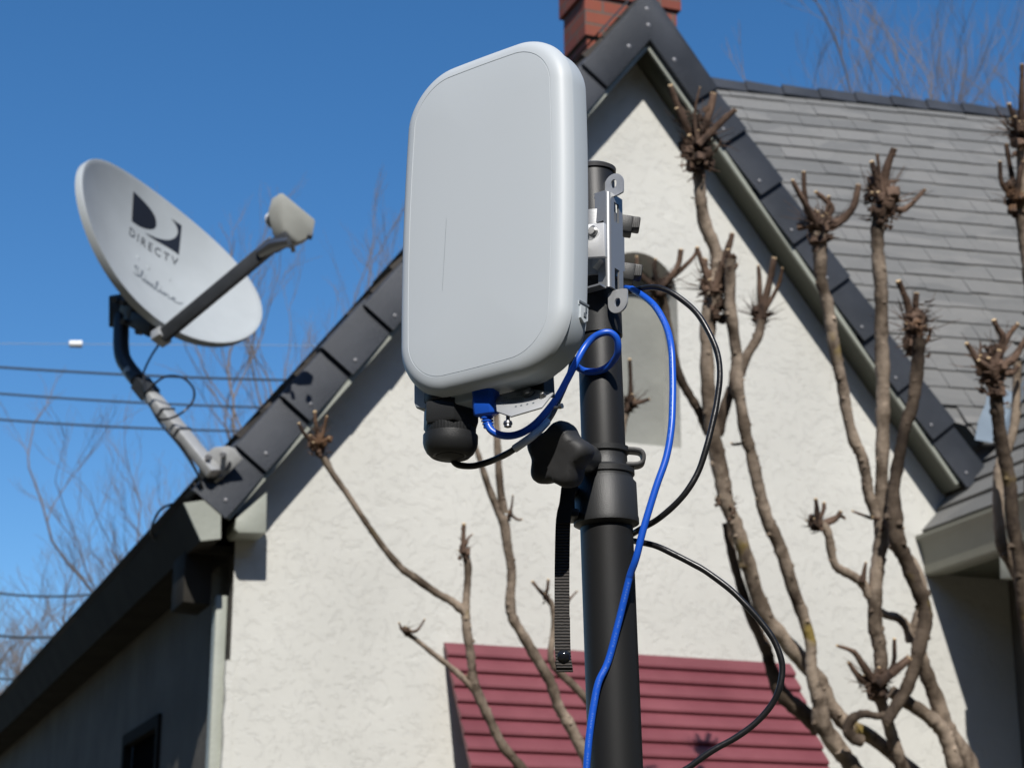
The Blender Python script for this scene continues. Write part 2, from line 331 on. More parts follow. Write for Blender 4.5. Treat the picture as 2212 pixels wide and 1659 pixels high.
# front wall as two halves round the arched niche
na, nr, nz0, nzc, nd = 1.585, .165, 3.545, 4.175, .14
arcL = [(na - nr * sin(t), 0, nzc + nr * cos(t)) for t in [i * pi / 2 / 10 for i in range(11)]]
arcR = [(na + nr * sin(t), 0, nzc + nr * cos(t)) for t in [i * pi / 2 / 10 for i in range(11)]]
left = [(0, 0, 0), (na, 0, 0), (na, 0, nz0), (na - nr, 0, nz0)] + arcL[::-1] + [(na, 0, zroof(na)), (AP[0], 0, zroof(AP[0])), (0, 0, zroof(0))]
right = [(na, 0, 0), (AR, 0, 0), (AR, 0, zroof(AR)), (na, 0, zroof(na))] + arcR + [(na + nr, 0, nz0), (na, 0, nz0)]
wall.add(HP(left), [tuple(range(len(left)))]); wall.add(HP(right), [tuple(range(len(right)))])
rim = [(na, 0, nz0), (na - nr, 0, nz0)] + arcL[::-1] + arcR[1:] + [(na + nr, 0, nz0)]
# rounded lip into the niche
rim2 = [(a, -nd, z) for a, b, z in rim]
n = len(rim); wall.add(HP(rim) + HP(rim2), [(i, (i + 1) % n, n + (i + 1) % n, n + i) for i in range(n)])
hobj('gable_wall', wall, M_STUCCO, fixn=False, label='sunlit cream stucco gable wall with arched niche')
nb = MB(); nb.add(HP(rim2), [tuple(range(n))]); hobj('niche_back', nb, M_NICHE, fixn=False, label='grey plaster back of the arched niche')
# left side wall (shaded)
sw = MB(); wz = 3.2
p1 = ha(350, 1541, 0); p2 = ha(272, 1588, 0)
wb0, wb1, wzt = p1[1], p2[1], (p1[2] + p2[2]) / 2 - .0
wzb = wzt - 1.1
sw.add(HP([(0, 0, 0), (0, 0, wz), (0, wb0, wz), (0, wb0, 0)]), [(0, 1, 2, 3)])
sw.add(HP([(0, wb0, wzt), (0, wb0, wz), (0, wb1, wz), (0, wb1, wzt)]), [(0, 1, 2, 3)])
sw.add(HP([(0, wb0, 0), (0, wb0, wzb), (0, wb1, wzb), (0, wb1, 0)]), [(0, 1, 2, 3)])
sw.add(HP([(0, wb1, 0), (0, wb1, wz), (0, -8, wz), (0, -8, 0)]), [(0, 1, 2, 3)])
sw.add(HP([(0, -8, 0), (0, -8, wz), (7, -8, wz), (7, -8, 0)]), [(0, 1, 2, 3)])
sw.add(HP([(7, -8, 0), (7, -8, wz), (7, 0, wz), (7, 0, 0)]), [(0, 1, 2, 3)])
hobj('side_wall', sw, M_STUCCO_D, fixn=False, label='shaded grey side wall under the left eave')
wf = MB()
for (b0, b1, z0, z1) in ((wb0 - .05, wb0, wzb, wzt), (wb1, wb1 + .05, wzb, wzt), (wb1 + .05, wb0 - .05, wzt - .05, wzt), (wb1 + .05, wb0 - .05, wzb, wzb + .05)):
    wf.prism(HP([(.02, b0, z0), (.02, b1, z0), (.02, b1, z1), (.02, b0, z1)]), HU * -.035)
win = hobj('side_window', wf, M_FRAME)
gl = MB(); gl.prism(HP([(.03, wb1 + .04, wzb + .04), (.03, wb0 - .04, wzb + .04), (.03, wb0 - .04, wzt - .04), (.03, wb1 + .04, wzt - .04)]), HU * .008)
hobj('window_pane', gl, M_GLASS, win)
# downpipe board at the corner
dp = MB(); dz = ha(460, 1345, -.03)[2]
pA = hb(458, 1500, -.03)[0]; pB = hb(483, 1500, -.03)[0]
dp.prism(HP([(pA, -.03, 0), (pB, -.03, 0), (pB, -.03, 2.85), (pA, -.03, 2.85)]), HF * -.06)
hobj('downpipe', dp, M_TRIM, bevel=.004, label='sage green square downpipe at the left corner')
cb = MB(); pts = []
for i in range(40):
    z = 2.62 - i * .066; r = random.uniform(-.006, .006)
    pts.append((-.012 + r, z))
cb.prism(HP([(q[0], .006, q[1]) for q in pts] + [(.016, .006, 0), (.016, .006, 2.62)]), HF * -.04)
hobj('corner_bead', cb, M_STUCCO, label='ragged stucco edge at the left corner')

# --- eaves on the left
E0 = .158
ev = [hb(395, 1088, E0), hb(455, 1080, E0), hb(475, 1100, E0), hb(475, 1165, E0), hb(432, 1170, E0)]
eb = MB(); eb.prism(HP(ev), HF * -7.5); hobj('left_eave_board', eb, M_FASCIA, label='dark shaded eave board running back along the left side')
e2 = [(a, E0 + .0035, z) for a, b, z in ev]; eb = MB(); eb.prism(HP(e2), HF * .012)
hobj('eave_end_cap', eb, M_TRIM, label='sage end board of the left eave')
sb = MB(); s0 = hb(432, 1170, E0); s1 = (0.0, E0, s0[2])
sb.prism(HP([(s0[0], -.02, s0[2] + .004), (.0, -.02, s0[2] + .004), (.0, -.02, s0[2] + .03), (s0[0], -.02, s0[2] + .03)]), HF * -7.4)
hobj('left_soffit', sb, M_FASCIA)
rb = [hb(508, 1143, OV - .01), hb(510, 1120, OV - .01), hb(577, 1062, OV - .01), hb(575, 1152, OV - .01), hb(515, 1151, OV - .01)]
eb = MB(); eb.prism(HP(rb), HF * -(OV - .006)); hobj('eave_return', eb, M_TRIM, bevel=.003, label='sage box closing the foot of the left verge')
# hanging bracket box below the eave
k0 = hb(395, 1300, -.06); k1 = hb(455, 1310, -.06)
kb = MB(); kb.prism(HP([(k0[0], -.06, k0[2]), (k1[0], -.06, k0[2] - .005), (k1[0], -.06, k0[2] + .19), (k0[0], -.06, k0[2] + .19)]), HF * -.22)
hobj('eave_bracket', kb, M_FASCIA, bevel=.006, label='dark bracket box under the left eave')

# --- gable roof: slope slabs, verge caps, soffits
def rk(side, s, p, b):                     # point on a verge: s down the slope, p perpendicular up
    return H(AP[0] + side * (s * CR + p * SR), b, AP[1] - s * SR + p * CR)
LEN_L = 2.63; LEN_R = 2.30
for side, LN, LD in ((-1, LEN_L + .16, LEN_L + .02), (1, LEN_R, LEN_R)):
    m = MB(); back = -7.5 if side < 0 else -3.2
    m.prism([rk(side, 0 if side < 0 else 0, .02, OV - .03), rk(side, LD, .02, OV - .03), rk(side, LD, .12, OV - .03), rk(side, -.15, .12, OV - .03)], HF * (back - OV))
    roof = hobj('gable_roof_deck', m, M_FASCIA) if side < 0 else hobj('gable_roof_deck', m, M_FASCIA)
    # courses
    m = MB(); nc = int(LD / .128) + 2
    for i in range(nc):
        s0 = -.16 + i * .128; s1 = min(s0 + .145, LD + .02)
        if s0 > LD: break
        jit = random.uniform(-.012, .012)
        m.prism([rk(side, s0, .121, OV - .03 + jit), rk(side, s1, .125, OV - .03 + jit), rk(side, s1, .160 + random.uniform(-.008, .008), OV - .03 + jit), rk(side, s0, .147 + random.uniform(-.004, .004), OV - .03 + jit)], HF * (back - OV))
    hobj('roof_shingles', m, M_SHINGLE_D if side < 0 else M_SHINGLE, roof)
    # soffit under the verge
    m = MB(); m.prism([rk(side, .02, .0, -.001), rk(side, LN - .1, .0, -.001), rk(side, LN - .1, .019, -.001), rk(side, 0, .019, -.001)], HF * (OV - .012))
    hobj('verge_soffit', m, M_SOFFIT, label='olive painted soffit of the %s verge' % ('left' if side < 0 else 'right'))
    m = MB(); m.prism([rk(side, .0, -.018, OV - .012), rk(side, LN - .12, -.018, OV - .012), rk(side, LN - .12, .09, OV - .012), rk(side, -.1, .09, OV - .012)], HF * .014)
    hobj('verge_board', m, M_TRIM, label='sage verge board of the %s slope' % ('left' if side < 0 else 'right'))
    # verge caps
    step = .242; s = .27; nails = []
    m = MB(); i = 0; CH = .143
    while s < LN - .03 - (.12 if side < 0 else 0):
        e = min(s + step + .012, LN - .0 - (.10 if side < 0 else 0)); j = random.uniform(-.002, .002); h = CH + random.uniform(-.007, .006)
        b0 = OV + .004; b1 = OV + .026 + j
        lo = random.uniform(-.007, .004); t = .006; b0 += random.uniform(-.002, .004); e += random.uniform(-.008, .008)
        s_ = s - .02
        P = []
        for (ss, bb) in ((s_, b0), (e, b1)):
            P.append([rk(side, ss, lo, bb), rk(side, ss, h - .012, bb), rk(side, ss, h, bb - .008), rk(side, ss, h + .004, bb - .03), rk(side, ss, h + .006, bb - .13),
                      rk(side, ss, h - t, bb - .13), rk(side, ss, h - t - .006, bb - .03), rk(side, ss, h - .018, bb - t), rk(side, ss, lo, bb - t)])
        m.rings(P, smooth=False)
        nails.append(rk(side, e - .05, .03 + random.uniform(-.006, .012), b1 - .003))
        s += step; i += 1
    caps = hobj('verge_cap_shingles', m, M_CAP, label='charcoal asphalt cap shingles along the %s verge' % ('left' if side < 0 else 'right'))
    for q in nails:
        m = MB(); m.lathe([(0, .0065), (.002, .0065), (.0035, .004)], q, HF, n=12); hobj('roofing_nail', m, M_NAIL, caps)
# apex cap: one chevron
m = MB(); b0, b1 = OV + .0065, OV + .027; CH = .138
zt = CH / CR
pl = [(AP[0] - (.31 * CR), AP[1] - .31 * SR), (AP[0], AP[1]), (AP[0] + .31 * CR, AP[1] - .31 * SR),
      (AP[0] + .31 * CR + CH * SR, AP[1] - .31 * SR + CH * CR), (AP[0] + .03, AP[1] + zt - .03), (AP[0] - .03, AP[1] + zt - .03), (AP[0] - .31 * CR - CH * SR, AP[1] - .31 * SR + CH * CR)]
m.prism([H(a, b1, z) for a, z in pl], HF * -.12)
ap = hobj('apex_cap', m, M_CAP, bevel=.004, label='folded charcoal cap at the gable peak')
for px, py in ((1398, 20), (1401, 55), (1359, 101), (1457, 130)):
    q = hb(px, py, b1 - .001); m = MB(); m.lathe([(0, .0085), (.002, .0085), (.004, .005)], H(*q), HF, n=12); hobj('roofing_nail', m, M_NAIL, ap)
# ridge covering behind the apex
m = MB()
for i in range(16):
    b = OV - .14 - i * .2
    for side in (-1, 1):
        m.prism([rk(side, -.19, .168, b), rk(side, .03, .168, b), rk(side, .03, .176, b), rk(side, -.205, .176, b)], HF * -.21)
hobj('ridge_caps', m, M_CAP)

# --- main roof behind, its ridge running to the right
RDH = radians(8.4)
U2 = (HU * cos(RDH) + (-HF) * -sin(RDH)); U2 = Vector((cos(PSI - RDH), sin(PSI - RDH), 0)); F2 = Vector((sin(PSI - RDH), -cos(PSI - RDH), 0))
RP = at(1560, 184, 9.3)
def hc(P): v = P - W0; return (v.dot(HU), v.dot(HF), P.z)
AW = 2.835                                  # wing eave line
def onmain(px, py):
    d = ray(px, py); N_ = F2 * SR + Vector((0, 0, CR)); t = (RP - CAM).dot(N_) / d.dot(N_); return hc(CAM + d * t)
v1, v2 = onmain(2086, 908), onmain(2205, 818)
SLW = SL; ZW = 3.30; RW = math.atan(SLW); CW, SW = cos(RW), sin(RW)
print('wing', v1, v2, SLW, ZW)
def mr(s, t, off=0): return RP + U2 * s + F2 * (t * CR) + Vector((0, 0, -t * SR)) + (F2 * SR + Vector((0, 0, CR))) * off
def srange(t):
    lo, hi = None, None
    for k in range(-120, 500):
        s = k * .02; P = mr(s, t); a, b, z = hc(P)
        g_ok = (z > AP[1] + .12) and s >= -.45 or (a >= AP[0] + .02 + (AP[1] + .1 - z) / SL and z <= AP[1] + .12)
        v_ok = z >= ZW + SLW * (a - AW) and (b < .07 or a > 3.0)
        if g_ok and v_ok:
            if lo is None: lo = s
            hi = s
    return lo, hi
m = MB(); T = 0; EXP = .131; valley = []
slabs = []
while True:
    r = srange(T + EXP)
    if r[0] is None or r[1] - r[0] < .05 or mr(0, T + EXP).z < 3.3: break
    lo, hi = r; hi = min(hi, 7)
    valley.append(mr(hi, T + EXP))
    # each course broken into slightly uneven shingles
    s = lo - random.uniform(0, .2)
    while s < hi:
        wd = random.choice((.09, .13, .17, .22, .28)); e = min(s + wd, hi + .01); s0 = max(s, lo)
        if e > s0:
            dt = random.uniform(-.005, .005); up = random.uniform(-.002, .003)
            m.prism([mr(s0, T - .01, -.002), mr(s0, T + EXP + dt, .006 + up), mr(s0, T + EXP + dt, -.004), mr(s0, T - .01, -.012)], U2 * (e - s0 - .002))
        s += wd
    T += EXP
main = None
dk = MB(); r0 = srange(.3)
dk.add([mr(-.3, 0, -.02), mr(5.6, 0, -.02), mr(5.6, 0, -.05), mr(-.3, 0, -.05)], [(0, 1, 2, 3)])
for t in range(int(T / .1)):
    a_, b_ = srange(t * .1 + .001), srange(t * .1 + .101)
    if a_[0] is None or b_[0] is None: continue
    dk.add([mr(a_[0], t * .1, -.012), mr(min(a_[1], 7), t * .1, -.012), mr(min(b_[1], 7), t * .1 + .1, -.012), mr(b_[0], t * .1 + .1, -.012)], [(0, 1, 2, 3)])
# rear slope
def mrb(s, t): return RP + U2 * s - F2 * (t * CR) + Vector((0, 0, -t * SR))
dk.add([mrb(-.5, 0), mrb(7, 0), mrb(7, 3), mrb(-.5, 3)], [(0, 1, 2, 3)])
FR2 = Matrix(((U2.x, 0, F2.x * 1, 0), (U2.y, 0, F2.y, 0), (0, 1, 0, 0), (0, 0, 0, 1)))
Nn = (F2 * SR + Vector((0, 0, CR))); Td = -(F2 * CR + Vector((0, 0, -SR)))
RM = Matrix(((U2.x, Nn.x * -1, Td.x, RP.x), (U2.y, Nn.y * -1, Td.y, RP.y), (U2.z, Nn.z * -1, Td.z, RP.z), (0, 0, 0, 1)))
main = obj('main_roof', dk, M_SHINGLE, house, RM, fixn=False, label='long grey shingled roof behind the gable')
obj('roof_shingles', m, M_SHINGLE, main, RM)
m = MB()
for i in range(34):
    s = -.5 + i * .207
    for F_, sg in ((F2, 1), (-F2, -1)):
        dn = F_ * CR + Vector((0, 0, -SR)); up = F_ * SR + Vector((0, 0, CR))
        A = RP + U2 * s; j = random.uniform(-.003, .004)
        m.rings([[A + up * .02, A + dn * .075 + up * .012, A + dn * .075 + up * .022, A + up * .030 + Vector((0, 0, .01))],
                 [A + U2 * .222 + up * .008, A + U2 * .222 + dn * .075 + up * .002, A + U2 * .222 + dn * .075 + up * .012, A + U2 * .222 + up * .02 + Vector((0, 0, .004 + j))]], smooth=False)
obj('ridge_caps', m, M_CAP, main, RM, label='dark cap shingles along the main ridge')
# right wing: roof slope facing left, eave running towards the viewer
WF = 4.5                                   # how far it comes forward
def wg(b, t, off=0): return H(AW + t * CW - off * SW, b, ZW + t * SW + off * CW)
m = MB(); t = 0; k = 0
WM2 = Matrix(((-HF.x, 0, 0, 0), (-HF.y, 0, 0, 0), (0, 0, 1, 0), (0, 0, 0, 1)))
Wd = Vector(wg(0, 1)) - wg(0, 0); Wn = (wg(0, 0, 1) - wg(0, 0, 0))
WRM = Matrix(((HF.x, Wn.x, Wd.x, 0), (HF.y, Wn.y, Wd.y, 0), (HF.z, Wn.z, Wd.z, 0), (0, 0, 0, 1))); WRM.translation = wg(0, 0)
def wback(t):                              # where the main roof is above: stop there
    for k in range(0, 400):
        b = WF - k * .02; P = wg(b, t); v = P - RP
        if P.z < RP.z - (v.dot(F2)) * SL and b < 0.0: return b
    return -4
while t < 3.2:
    bb = wback(t + .06); b = WF
    while b > bb:
        wd = random.choice((.16, .22, .3, .33)); e = max(b - wd, bb)
        up = random.uniform(0, .004)
        m.prism([wg(b, t - .004, .010 + up), wg(b, t + .13, -.002), wg(b, t + .13, -.012), wg(b, t - .004, -.004)], -HF * (b - e - .002)); b -= wd
    t += .118
wd_ = MB(); wd_.prism([wg(WF, 0, -.015), wg(WF, 3.2, -.015), wg(WF, 3.2, -.1), wg(WF, 0, -.1)], HF * -(WF + .0)); 
wing = hobj('wing_roof', wd_, M_FASCIA, label='shingled roof of the right wing rising to the right'); obj('roof_shingles', m, M_SHINGLE, wing, WRM)
# valley flashing
m = MB()
vp = [p for p in valley if 3.5 < p.z < 3.98]
if len(vp) > 2:
    vp = [vp[0] + (vp[0] - vp[-1]) * .0] + vp
    d_ = (vp[-1] - vp[0]).normalized()
    sideA = (-U2 + d_ * U2.dot(d_)).normalized(); 
    for i in range(len(vp) - 1):
        A, B_ = vp[i], vp[i + 1]; up = Vector((0, 0, .022)); 
        L_ = -U2 * .12; 
        R_ = (wg(0, .12) - wg(0, 0)); R_ = HF * .10 + Wd * 0.02
        m.add([A + L_ + Nn * .02, A + up * .2, B_ + up * .2, B_ + L_ + Nn * .02], [(0, 1, 2, 3)])
        m.add([A + up * .2, A + R_ + Wn * .02, B_ + R_ + Wn * .02, B_ + up * .2], [(0, 1, 2, 3)])
    hobj('valley_flashing', m, M_FLASH, fixn=False, label='pale blue grey metal flashing in the roof valley')
# wing eave: beam facing left
bz1 = hb(1957, 1160, 0)[2]; bz0 = hb(1985, 1243, 0)[2]; print('gutter z', bz0, bz1)
m = MB()
prof = [(AW, bz0), (AW - .012, bz0 + .01), (AW - .016, (bz0 + bz1) / 2), (AW - .03, bz1 - .02), (AW - .045, bz1 - .006), (AW - .045, bz1 + .008), (AW + .02, bz1 + .008), (AW + .06, bz1 - .05), (AW + .06, bz0)]
m.prism([H(a, .0, z) for a, z in prof], HF * WF, smooth=False)
hobj('wing_gutter', m, mat('olive_gutter_paint', (.17, .17, .135), rough=.5, var=.08, vscale=4), label='olive grey gutter board of the right wing eave')
m = MB(); m.prism(HP([(AW + .06, 0.001, bz0 + .012), (AR + .02, 0.001, bz0 + .012), (AR + .02, 0.001, bz0 + .03), (AW + .06, 0.001, bz0 + .03)]), HF * WF)
hobj('wing_soffit', m, M_SOFFIT)
# wing wall with arched recess, shaded
WA = AR
m = MB()
ab0, abr, azc = 1.15, .62, 2.55
arc = [(WA, ab0 - abr * cos(q * pi / 16), azc + abr * .8 * sin(q * pi / 16)) for q in range(17)]
pl = [(WA, 0, 0), (WA, 0, 3.2), (WA, ab0, 3.2)] + arc[:9][::-1] + [(WA, ab0 - abr, 0)]
m.add(HP(pl), [tuple(range(len(pl)))])
pl = [(WA, ab0, 3.2), (WA, WF, 3.2), (WA, WF, 0), (WA, ab0 + abr, 0)] + arc[8:][::-1]
m.add(HP(pl), [tuple(range(len(pl)))])
out = [(WA, ab0 - abr, 0)] + arc + [(WA, ab0 + abr, 0)]; out2 = [(WA + .3, b, z) for a, b, z in out]; n = len(out)
m.add(HP(out) + HP(out2), [(i, i + 1, n + i + 1, n + i) for i in range(n - 1)])
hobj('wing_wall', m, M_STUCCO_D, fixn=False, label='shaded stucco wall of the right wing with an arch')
m = MB(); m.prism(HP([(WA + .301, -.3, 0), (WA + .301, WF + 1, 0), (WA + .301, WF + 1, 3.4), (WA + .301, -.3, 3.4)]), HU * .05)
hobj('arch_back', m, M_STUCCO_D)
d0 = ha(2170, 1540, WA + .29)
m = MB(); m.prism(HP([(WA + .28, d0[1], 0), (WA + .28, d0[1] + .8, 0), (WA + .28, d0[1] + .8, d0[2]), (WA + .28, d0[1], d0[2])]), HU * .015)
hobj('dark_doorway', m, M_GLASS, label='black doorway inside the wing arch')
m = MB(); c0 = ha(2158, 1188, AW - .02); c1 = ha(2160, 1250, AW - .02)
m.prism([H(AW - .02, c0[1], c0[2]), H(AW - .02, c1[1] + .0, c1[2]), H(AW - .02, c1[1] + .16, c1[2] - .02), H(AW - .02, c0[1] + .03, c0[2])], HU * .12)
hobj('gutter_outlet', m, M_TRIM, bevel=.004)

# chimney (on the roof, behind the verge)
chb = -2.0
q0 = hb(1264, 60, chb); q1 = hb(1462, 60, chb)
ca0, ca1 = q0[0], q1[0]; zc = hb(1264, 75, chb)[2]; zc2 = hb(1264, 128, chb)[2]; chd = .30
m = MB()
def cbx(o_, z0, z1): m.prism([H(ca0 - o_, chb + o_, z0), H(ca1 + o_, chb + o_, z0), H(ca1 + o_, chb + o_, z1), H(ca0 - o_, chb + o_, z1)], HF * -(chd + 2 * o_))
cbx(-.035, 3.8, zc - .07); cbx(-.018, zc - .07, zc); cbx(0, zc, zc + .24); cbx(.02, zc + .24, zc + .40)
obj('chimney', m, M_BRICK, roof, Matrix.Translation(H(ca0, chb, 0)) @ HOUSE_M.to_3x3().to_4x4(), label='red brick chimney with corbelled top')

# ------------------------------------------------------------------ awning
at0 = hb(955, 1392, .0); at1 = hb(1700, 1437, .0)
aw = thing('window_awning', 'maroon slatted metal awning fixed on the cream wall', 'awning', H(1.47, 0, 2.2))
m = MB(); z0 = 2.722; aL, aR = at0[0], at1[0]
# slope: find b at which the left edge reaches (1010,1659)
bb = 0.0
best = min([(abs(hb(1012, 1659, k * .01)[0] - aL), k * .01) for k in range(2, 120)])[1]
zb = hb(1012, 1659, best)[2]
dirv = Vector((0, best, zb - z0)); Ld = dirv.length; dn = HF * (best / Ld) + Vector((0, 0, (zb - z0) / Ld)); nrm = HF * (-(zb - z0) / Ld) + Vector((0, 0, best / Ld))
pitch = None
A0 = H(aL, .012, z0)
ppx = 33.3; pitch = Ld * ppx / (1659 - 1394)
for i in range(16):
    A = A0 + dn * (i * pitch)
    pr = [A + nrm * .000, A + nrm * .012 + dn * .006, A + dn * (pitch - .006) + nrm * .026, A + dn * (pitch + .002) + nrm * .022, A + dn * (pitch + .002) + nrm * .004, A + dn * (pitch - .004) + nrm * .002]
    m.prism(pr, HU * (aR - aL))
obj('awning_slats', m, M_RED, aw, HOUSE_M)
for a in (aL + .06, (aL + aR) / 2, aR - .06):
    m = MB(); m.prism([H(a, .012, z0 - .02), H(a, .012, z0 - .05), A0 + dn * (15.5 * pitch) - nrm * .035 + HU * (a - aL), A0 + dn * (15.5 * pitch) - nrm * .005 + HU * (a - aL)], HU * .012)
    obj('awning_rib', m, M_FASCIA, aw, HOUSE_M)
print('awning slope b,z', best, zb, 'pitch', pitch)

# ------------------------------------------------------------------ satellite dish
DD = 6.85; KS = DD / 6.35
def camv(x, y, z): return Vector((1, 0, 0)) * x + UPV * y - FWD * z
dA = camv(.599, -.4832, -.6386).normalized(); dN = camv(.7937, .4637, .3936).normalized(); dB = dN.cross(dA).normalized(); dA = dB.cross(dN)
dc = CAM + FWD * DD + Vector((1, 0, 0)) * ((363.8 - CX) / FPX * DD) + UPV * ((CY - 545.3) / FPX * DD)
DM = Matrix(((dA.x, dB.x, dN.x, dc.x), (dA.y, dB.y, dN.y, dc.y), (dA.z, dB.z, dN.z, dc.z), (0, 0, 0, 1)))
def D(x, y, z=0): return DM @ Vector((x, y, z))
foot = H(*hb(474, 1006, .18))
dish = thing('satellite_dish', 'grey oval satellite dish on a bent mast at the left edge of the gable roof', 'satellite dish', foot)
RX, RY = .4145 * KS, .290 * KS
def dz(x, y): return .77 / KS * (x * x + y * y) - .0986 * KS
m = MB(); n = 72; R = []
for k, r in enumerate([.02, .15, .3, .45, .6, .75, .88, .97, 1.0]):
    R.append([D(RX * r * cos(2 * pi * i / n), RY * r * sin(2 * pi * i / n), dz(RX * r * cos(2 * pi * i / n), RY * r * sin(2 * pi * i / n))) for i in range(n)])
def rr_(f, z): return [D(RX * f * cos(2 * pi * i / n), RY * f * sin(2 * pi * i / n), z + dz(RX * cos(2 * pi * i / n), RY * sin(2 * pi * i / n))) for i in range(n)]
R += [rr_(1.012, .001), rr_(1.018, -.004), rr_(1.022, -.028), rr_(1.012, -.030), rr_(1.006, -.012)]
for r in (.9, .7, .5, .3, .02): R.append([D(RX * r * cos(2 * pi * i / n), RY * r * sin(2 * pi * i / n), dz(RX * r * cos(2 * pi * i / n), RY * r * sin(2 * pi * i / n)) - .004) for i in range(n)])
m.rings(R)
refl = obj('reflector', m, M_DISH, dish, DM)
def ink(name, polys, mt, parent, z=.0012, M=None):
    m = MB()
    for pl in polys:
        n_ = len(pl); top = [D(x, y, dz(x, y) + z) for x, y in pl]
        m.add(top, [tuple(range(n_))])
    return obj(name, m, mt, parent, M or DM, fixn=False)
# printed mark: measured on the photo, mapped back to the dish plane
def dpx(px, py):
    d = ray(px, py); P0 = dc + dN * -.085; t = (P0 - CAM).dot(dN) / d.dot(dN)
    for _ in range(12):
        v = CAM + d * t - dc; t = (dc + dN * dz(v.dot(dA), v.dot(dB)) - CAM).dot(dN) / d.dot(dN)
    v = CAM + d * t - dc; return (v.dot(dA), v.dot(dB))
def c1(X, Y): return dpx((200 + X / 2.212) / 1.6144, (500 + Y / 2.212) / 1.6144)
def bez(p, q, r, s, k=10): return [tuple(((1 - t) ** 3 * p[i] + 3 * (1 - t) ** 2 * t * q[i] + 3 * (1 - t) * t * t * r[i] + t ** 3 * s[i]) for i in (0, 1)) for t in [j / k for j in range(k)]]
drop = [(585, 372)] + bez((585, 372), (700, 480), (775, 560), (760, 640)) + bez((760, 640), (745, 690), (640, 660), (572, 600)) + [(572, 600)]
swsh = [(955, 638), (935, 862)] + bez((935, 862), (860, 800), (760, 760), (672, 690)) + bez((672, 690), (800, 760), (900, 770), (925, 700)) + bez((925, 700), (935, 660), (905, 610), (872, 580)) + [(872, 580)]
def tri_strip(poly):                        # split a long outline into thin bands so it follows the bowl
    return [poly]
lg = ink('printed_logo', [[c1(*p) for p in drop], [c1(*p) for p in swsh]], M_INK, refl, .0015)
def text_mesh(txt, size, ext=0, shear=0, spacing=1.0):
    cu = bpy.data.curves.new('t', 'FONT'); cu.body = txt; cu.size = size; cu.shear = shear; cu.space_character = spacing; cu.resolution_u = 3
    ob = bpy.data.objects.new('t', cu); C.objects.link(ob)
    dg = bpy.context.evaluated_depsgraph_get(); me = ob.evaluated_get(dg).to_mesh()
    vs = [v.co.copy() for v in me.vertices]; fs = [tuple(p.vertices) for p in me.polygons]
    ob.evaluated_get(dg).to_mesh_clear(); bpy.data.objects.remove(ob); bpy.data.curves.remove(cu)
    return vs, fs
def put_text(txt, pA, pB, height, mt, name, shear=0, spacing=1.0, bold=0):
    vs, fs = text_mesh(txt, 1, 0, shear, spacing)
    x0 = min(v.x for v in vs); x1 = max(v.x for v in vs); y1 = max(v.y for v in vs)
    A = Vector(pA); B = Vector(pB); L = (B - A).length; ex = (B - A).normalized(); ey = Vector((-ex.y, ex.x)); m = MB()
    P = []
    for v in vs:
        q = A + ex * ((v.x - x0) / (x1 - x0) * L) + ey * (v.y / y1 * height); P.append(D(q.x, q.y, dz(q.x, q.y) + .0014))
    m.add(P, fs); return obj(name, m, mt, refl, DM, fixn=False)
put_text('DIRECTV', c1(553, 705), c1(925, 950), .035, M_INK, 'printed_wordmark', spacing=1.35)
# cursive word, drawn as pen strokes
def stroke(pts, wd, k=5):
    P = smooth_path([Vector((x, y, 0)) for x, y in pts], k); quads = []
    for i in range(len(P) - 1):
        d_ = (P[i + 1] - P[i]); 
        if d_.length < 1e-6: continue
        s_ = Vector((-d_.y, d_.x, 0)).normalized() * wd / 2; e_ = d_.normalized() * wd * .2
        quads.append([tuple((P[i] - s_ - e_)[:2]), tuple((P[i + 1] - s_ + e_)[:2]), tuple((P[i + 1] + s_ + e_)[:2]), tuple((P[i] + s_ - e_)[:2])])
    return quads
sA, sB = Vector(c1(598, 1010)), Vector(c1(965, 1255)); ex = (sB - sA).normalized(); ey = Vector((-ex.y, ex.x)); LW = (sB - sA).length
cur = [[(.10, .9), (.06, 1.05), (.0, .9), (.05, .6), (.09, .3), (.02, 0), (-.03, .12)], [(.09, .1), (.16, .55), (.19, 1.0), (.17, 1.05), (.15, .5), (.18, .05), (.22, .3), (.24, .42), (.24, .05), (.28, .3), (.30, .42), (.30, .02), (.34, .4), (.36, .3), (.36, .02), (.40, .42), (.42, .3), (.42, .02), (.47, .3), (.52, 1.0), (.50, 1.05), (.48, .5), (.51, .05), (.56, .3), (.58, .42), (.58, .05), (.63, .3), (.65, .42), (.65, .02), (.70, .42), (.73, .3), (.73, .03), (.80, .15), (.86, .35), (.84, .45), (.80, .25), (.84, .02), (.93, .1), (1.0, .3)]]
qs = []
for s_ in cur: qs += stroke([tuple(sA + ex * (x * LW) + ey * (y * .050)) for x, y in s_], .0052)
for x in (.235, .575): qs += stroke([tuple(sA + ex * (x * LW) + ey * .036), tuple(sA + ex * ((x + .015) * LW) + ey * .037)], .005)
ink('printed_script', qs, M_INKG, refl, .0014)
# bolts on the reflector face
for (X, Y) in ((620, 880), (870, 1050), (700, 700 + 260)):
    x, y = c1(X, Y); m = MB(); m.lathe([(0, .009), (.0012, .009), (.002, .006)], D(x, y, dz(x, y)), dN, n=16); obj('reflector_bolt', m, M_DISH, refl, DM)
